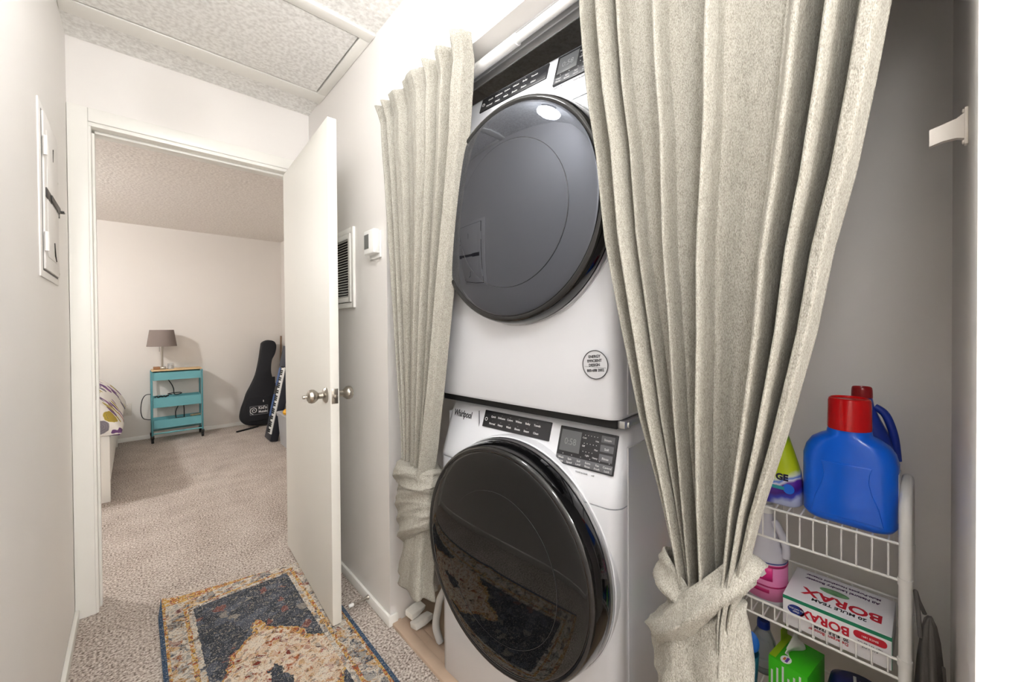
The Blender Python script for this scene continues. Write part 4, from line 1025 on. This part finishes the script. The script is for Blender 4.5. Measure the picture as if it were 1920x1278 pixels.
# guitar bag
gt = thing('guitar_bag', 'black padded guitar bag leaning in the bedroom corner', 'guitar bag', (1.15, 5.80, 0))
gp = [(1.165,0.98),(1.18,1.04),(1.245,1.07),(1.31,1.05),(1.33,0.99),(1.312,0.90),(1.275,0.82),(1.262,0.68),(1.285,0.56),(1.33,0.48),(1.37,0.36),(1.385,0.22),(1.37,0.10),(1.29,0.03),(1.12,0.02),(0.98,0.045),(0.925,0.11),(0.935,0.22),(0.972,0.33),(1.00,0.42),(1.045,0.51),(1.10,0.64),(1.14,0.82)]
gp = [(p.x, p.y) for p in cat([(x, z, 0) for x, z in gp], 4, True)]
mb = MB(); rg = []
for yy, sc in ((-0.062, 0.90), (-0.056, 0.97), (-0.045, 1.0), (0.045, 1.0), (0.056, 0.97), (0.062, 0.9)):
    ring = []
    for x, z in gp:
        # shrink towards a local spine
        sxp = interp([(0, 1.15), (0.5, 1.17), (0.8, 1.21), (1.07, 1.25)], z)
        ring.append((sxp+(x-sxp)*sc-1.15, yy+0.05*(z/1.07)*1.6-0.02, 0.53+(z-0.53)*(1-(1-sc)*0.4)))
    rg.append(ring)
BAG = mat('bag_black', (17, 19, 26), 0.75, bump=0.2, bscale=200)
mb.rings(rg); mb.obj('body', BAG, gt, smooth=50)
B('pocket', BAG, (-0.16, 0.10, -0.094, -0.070, 0.07, 0.36), gt, bevel=0.012, seg=3).rotation_euler = (-0.075, 0, 0)
lo = B('logo_panel', mat('logo_black', (24, 26, 30), 0.6), (-0.135, 0.055, -0.104, -0.0945, 0.155, 0.255), gt, bevel=0.001); lo.rotation_euler = (-0.075, 0, 0)
for bx in ((-0.137, 0.057, -0.106, -0.104, 0.253, 0.259), (-0.137, 0.057, -0.106, -0.104, 0.151, 0.157), (-0.137, -0.131, -0.106, -0.104, 0.157, 0.253), (0.051, 0.057, -0.106, -0.104, 0.157, 0.253)):
    B('logo_border', INKG, bx, lo)
MB().tube([(-0.095+(0.006+0.0035*a)*cos(a*1.0), -0.106, 0.205+(0.006+0.0035*a)*sin(a*1.0)) for a in [q*0.4 for q in range(0, 28)]], 0.004, 6).obj('logo_swirl', INK, lo)
text('lettering', "Kid'n", 0.050, INK, lo, (0.0, -0.105, 0.230), (pi/2, 0, 0), 0.001, 0.9, 0.001)
text('lettering', 'Muzeko', 0.040, INK, lo, (0.005, -0.105, 0.185), (pi/2, 0, 0), 0.001, 0.8, 0.001)
B('zip_pull', INK, (0.0, 0.008, -0.112, -0.106, 0.31, 0.335), gt)
MB().tube(cat([(1.10, 5.72, 0.012), (0.98, 5.66, 0.008), (0.90, 5.62, 0.008), (0.86, 5.60, 0.008)]), 0.011, 8).obj('strap', BLACK, None, label='black strap trailing on the carpet below the guitar bag', cat='strap')
B('shoulder_strap', BAG, (0.13, 0.16, 0.0, 0.02, 0.2, 0.6), gt, bevel=0.005)
# keyboard standing on end
kb = thing('electronic_keyboard', 'dark electronic keyboard standing on end beside the guitar bag', 'keyboard', (1.07, 4.975, 0.004), rot=(0, radians(11.5), 0))
KD = mat('keyboard_dark', (34, 38, 50), 0.45)
B('case', KD, (-0.03, 0.045, -0.125, 0.135, 0.0, 1.02), kb, bevel=0.008, seg=3)
B('end_cap', mat('keyboard_end', (62, 66, 76), 0.6), (-0.036, 0.047, -0.127, 0.137, 0.80, 1.03), kb, bevel=0.006)
B('control_strip', mat('keyboard_blue', (58, 92, 150), 0.4, var=0.3, vscale=30), (-0.0335, -0.03, 0.05, 0.125, 0.24, 0.48), kb)
B('control_strip', MATS['keyboard_blue'], (-0.0335, -0.03, 0.05, 0.125, 0.58, 0.78), kb)
B('speaker_grille', DARK, (-0.0335, -0.03, 0.04, 0.125, 0.49, 0.57), kb)
wk = MB(); bkk = MB()
nk = 36
for i in range(nk):
    z0 = 0.075+i*0.72/nk; wk.box(-0.040, -0.03, -0.120, -0.005, z0+0.0008, z0+0.72/nk-0.0008)
    if i % 7 not in (2, 6): bkk.box(-0.050, -0.040, -0.080, -0.004, z0+0.72/nk-0.006, z0+0.72/nk+0.006)
wk.obj('white_keys', PLAST, kb, smooth=0, kind='stuff'); bkk.obj('black_keys', BLACK, kb, smooth=0, kind='stuff')
# grey bin
bn = thing('storage_bin', 'grey plastic storage bin half hidden by the open door', 'bin', (1.265, 4.58, 0))
GB = mat('bin_grey', (170, 170, 172), 0.5)
mb = MB(); 
mb.rings([[(x, y, 0) for x, y in rrect(0.155, 0.165, 0.02)], [(x, y, 0.30) for x, y in rrect(0.175, 0.18, 0.02)], [(x, y, 0.30) for x, y in rrect(0.170, 0.175, 0.02)], [(x, y, 0.01) for x, y in rrect(0.150, 0.16, 0.02)]])
mb.obj('tub', GB, bn)
MB().rings([[(x, y, z) for x, y in rrect(h, k, 0.022)] for z, h, k in ((0.30, 0.182, 0.19), (0.335, 0.185, 0.193), (0.342, 0.178, 0.186))]).obj('lid', GB, bn)
B('lid_rib', GB, (-0.13, 0.13, -0.14, 0.14, 0.342, 0.348), bn, bevel=0.003)
yb = thing('yellow_bag', 'crumpled yellow item on the grey storage bin', 'bag', (1.13, 4.50, 0.348))
MB().lathe([(0.0, 0), (0.045, 0.002), (0.052, 0.02), (0.04, 0.045), (0.015, 0.055), (0, 0.057)], 18).obj('wrap', mat('yellow_plastic', (228, 168, 24), 0.45, var=0.1, vscale=40), yb)
MB().tube([(-0.015, 0, 0.052), (0, 0.012, 0.07), (0.015, 0, 0.052)], 0.005, 8).obj('tie', MATS['yellow_plastic'], yb)
MB().tube([(1.385, 5.93, 0.0), (1.405, 5.94, 0.6), (1.418, 5.95, 1.12)], 0.011, 10).obj('wooden_pole', mat('pole_wood', (142, 116, 92), 0.6), None, label='thin wooden pole standing in the corner behind the guitar bag', cat='pole')
# bed
bd = thing('bed', 'white bed frame with a mattress left of the bedroom doorway', 'bed', (-0.95, 4.95, 0))
BEDW = mat('bed_white', (236, 234, 228), 0.4)
bx0, bx1, by0, by1 = -0.85, 0.815, -0.95, 0.95
B('foot_panel', BEDW, (bx0, bx1, by0, by0+0.035, 0.03, 0.50), bd, bevel=0.004)
B('side_rail', BEDW, (bx1-0.03, bx1, by0+0.035, by1, 0.12, 0.42), bd, bevel=0.004)
B('side_rail', BEDW, (bx0, bx0+0.03, by0+0.035, by1, 0.12, 0.42), bd, bevel=0.004)
B('headboard', BEDW, (bx0-0.05, bx1-0.22, by1, by1+0.045, 0.0, 0.92), bd, bevel=0.006)
for x in (bx0+0.02, bx1-0.025):
    B('leg', BEDW, (x-0.02, x+0.027, by0-0.008, by0+0.042, 0.0, 0.505), bd, bevel=0.003)
    B('leg', BEDW, (x-0.02, x+0.025, by1-0.1, by1-0.05, 0.0, 0.5), bd, bevel=0.003)
B('mattress', PLAST, (bx0+0.035, bx1-0.06, by0+0.04, by1-0.01, 0.30, 0.60), bd, bevel=0.03, seg=3)
def make_floral():
    m, nt, b, v = base('floral_cotton', 0.85, 0.15)
    vo = tex(nt, 'ShaderNodeTexVoronoi', v, 9.0)
    n = tex(nt, 'ShaderNodeTexNoise', v, 16, 2)
    dd = nmath(nt, 'ADD', vo.outputs['Distance'], nmath(nt, 'MULTIPLY', nmath(nt, 'SUBTRACT', n.outputs['Fac'], 0.5), 0.35))
    s2 = nt.nodes.new('ShaderNodeSeparateColor'); nt.links.new(vo.outputs['Color'], s2.inputs[0])
    pal = ramp(nt, s2.outputs[0], [(0, (138, 88, 146)), (0.3, (190, 168, 60)), (0.5, (112, 78, 124)), (0.72, (196, 150, 140)), (0.86, (140, 136, 142))], 'CONSTANT')
    c = mixc(nt, nmath(nt, 'LESS_THAN', dd, 0.46), (240, 236, 230), pal)
    rr = nmath(nt, 'MULTIPLY', nmath(nt, 'GREATER_THAN', nmath(nt, 'SINE', nmath(nt, 'MULTIPLY', dd, 70)), 0.55), nmath(nt, 'LESS_THAN', dd, 0.46))
    c = mixc(nt, nmath(nt, 'MULTIPLY', rr, 0.6), c, (110, 96, 120))
    nt.links.new(c, b.inputs['Base Color']); return m
FLOR = make_floral()
def comf(u, v):
    # u across the bed from its right hem leftwards, v along the bed
    y = -1.0+1.55*v
    s = u*1.9
    if s < 0.36:
        t = s/0.36; x = 0.872-0.125*t**1.2; z = 0.485+0.21*t+0.012*sin(pi*t)
    elif s < 0.6:
        t = (s-0.36)/0.24; x = 0.747-0.18*t; z = 0.695+0.085*sin(t*pi/2)
    else:
        t = (s-0.6)/1.3; x = 0.567-1.40*t; z = 0.78-0.07*t
    if v < 0.06: z = 0.475+(z-0.475)*sqrt(v/0.06); y -= 0.012*(1-v/0.06)
    fe = 0
    z -= 0.16*fe**2*(max(0, s-0.3) if s < 0.7 else 0.4)
    z += 0.007*sin(8*v+6*u)+0.003*sin(21*v-9*u)
    x += 0.006*sin(9*v)*max(0, 1-s/0.3)
    return (x+0.0, y+0.03, z)
cf = MB().grid(comf, 60, 50).obj('comforter', FLOR, None, smooth=180, label='white floral comforter with purple and yellow blooms draped over the bed', cat='comforter', loc=(-0.95, 4.95, 0))
solid(cf, 0.018)
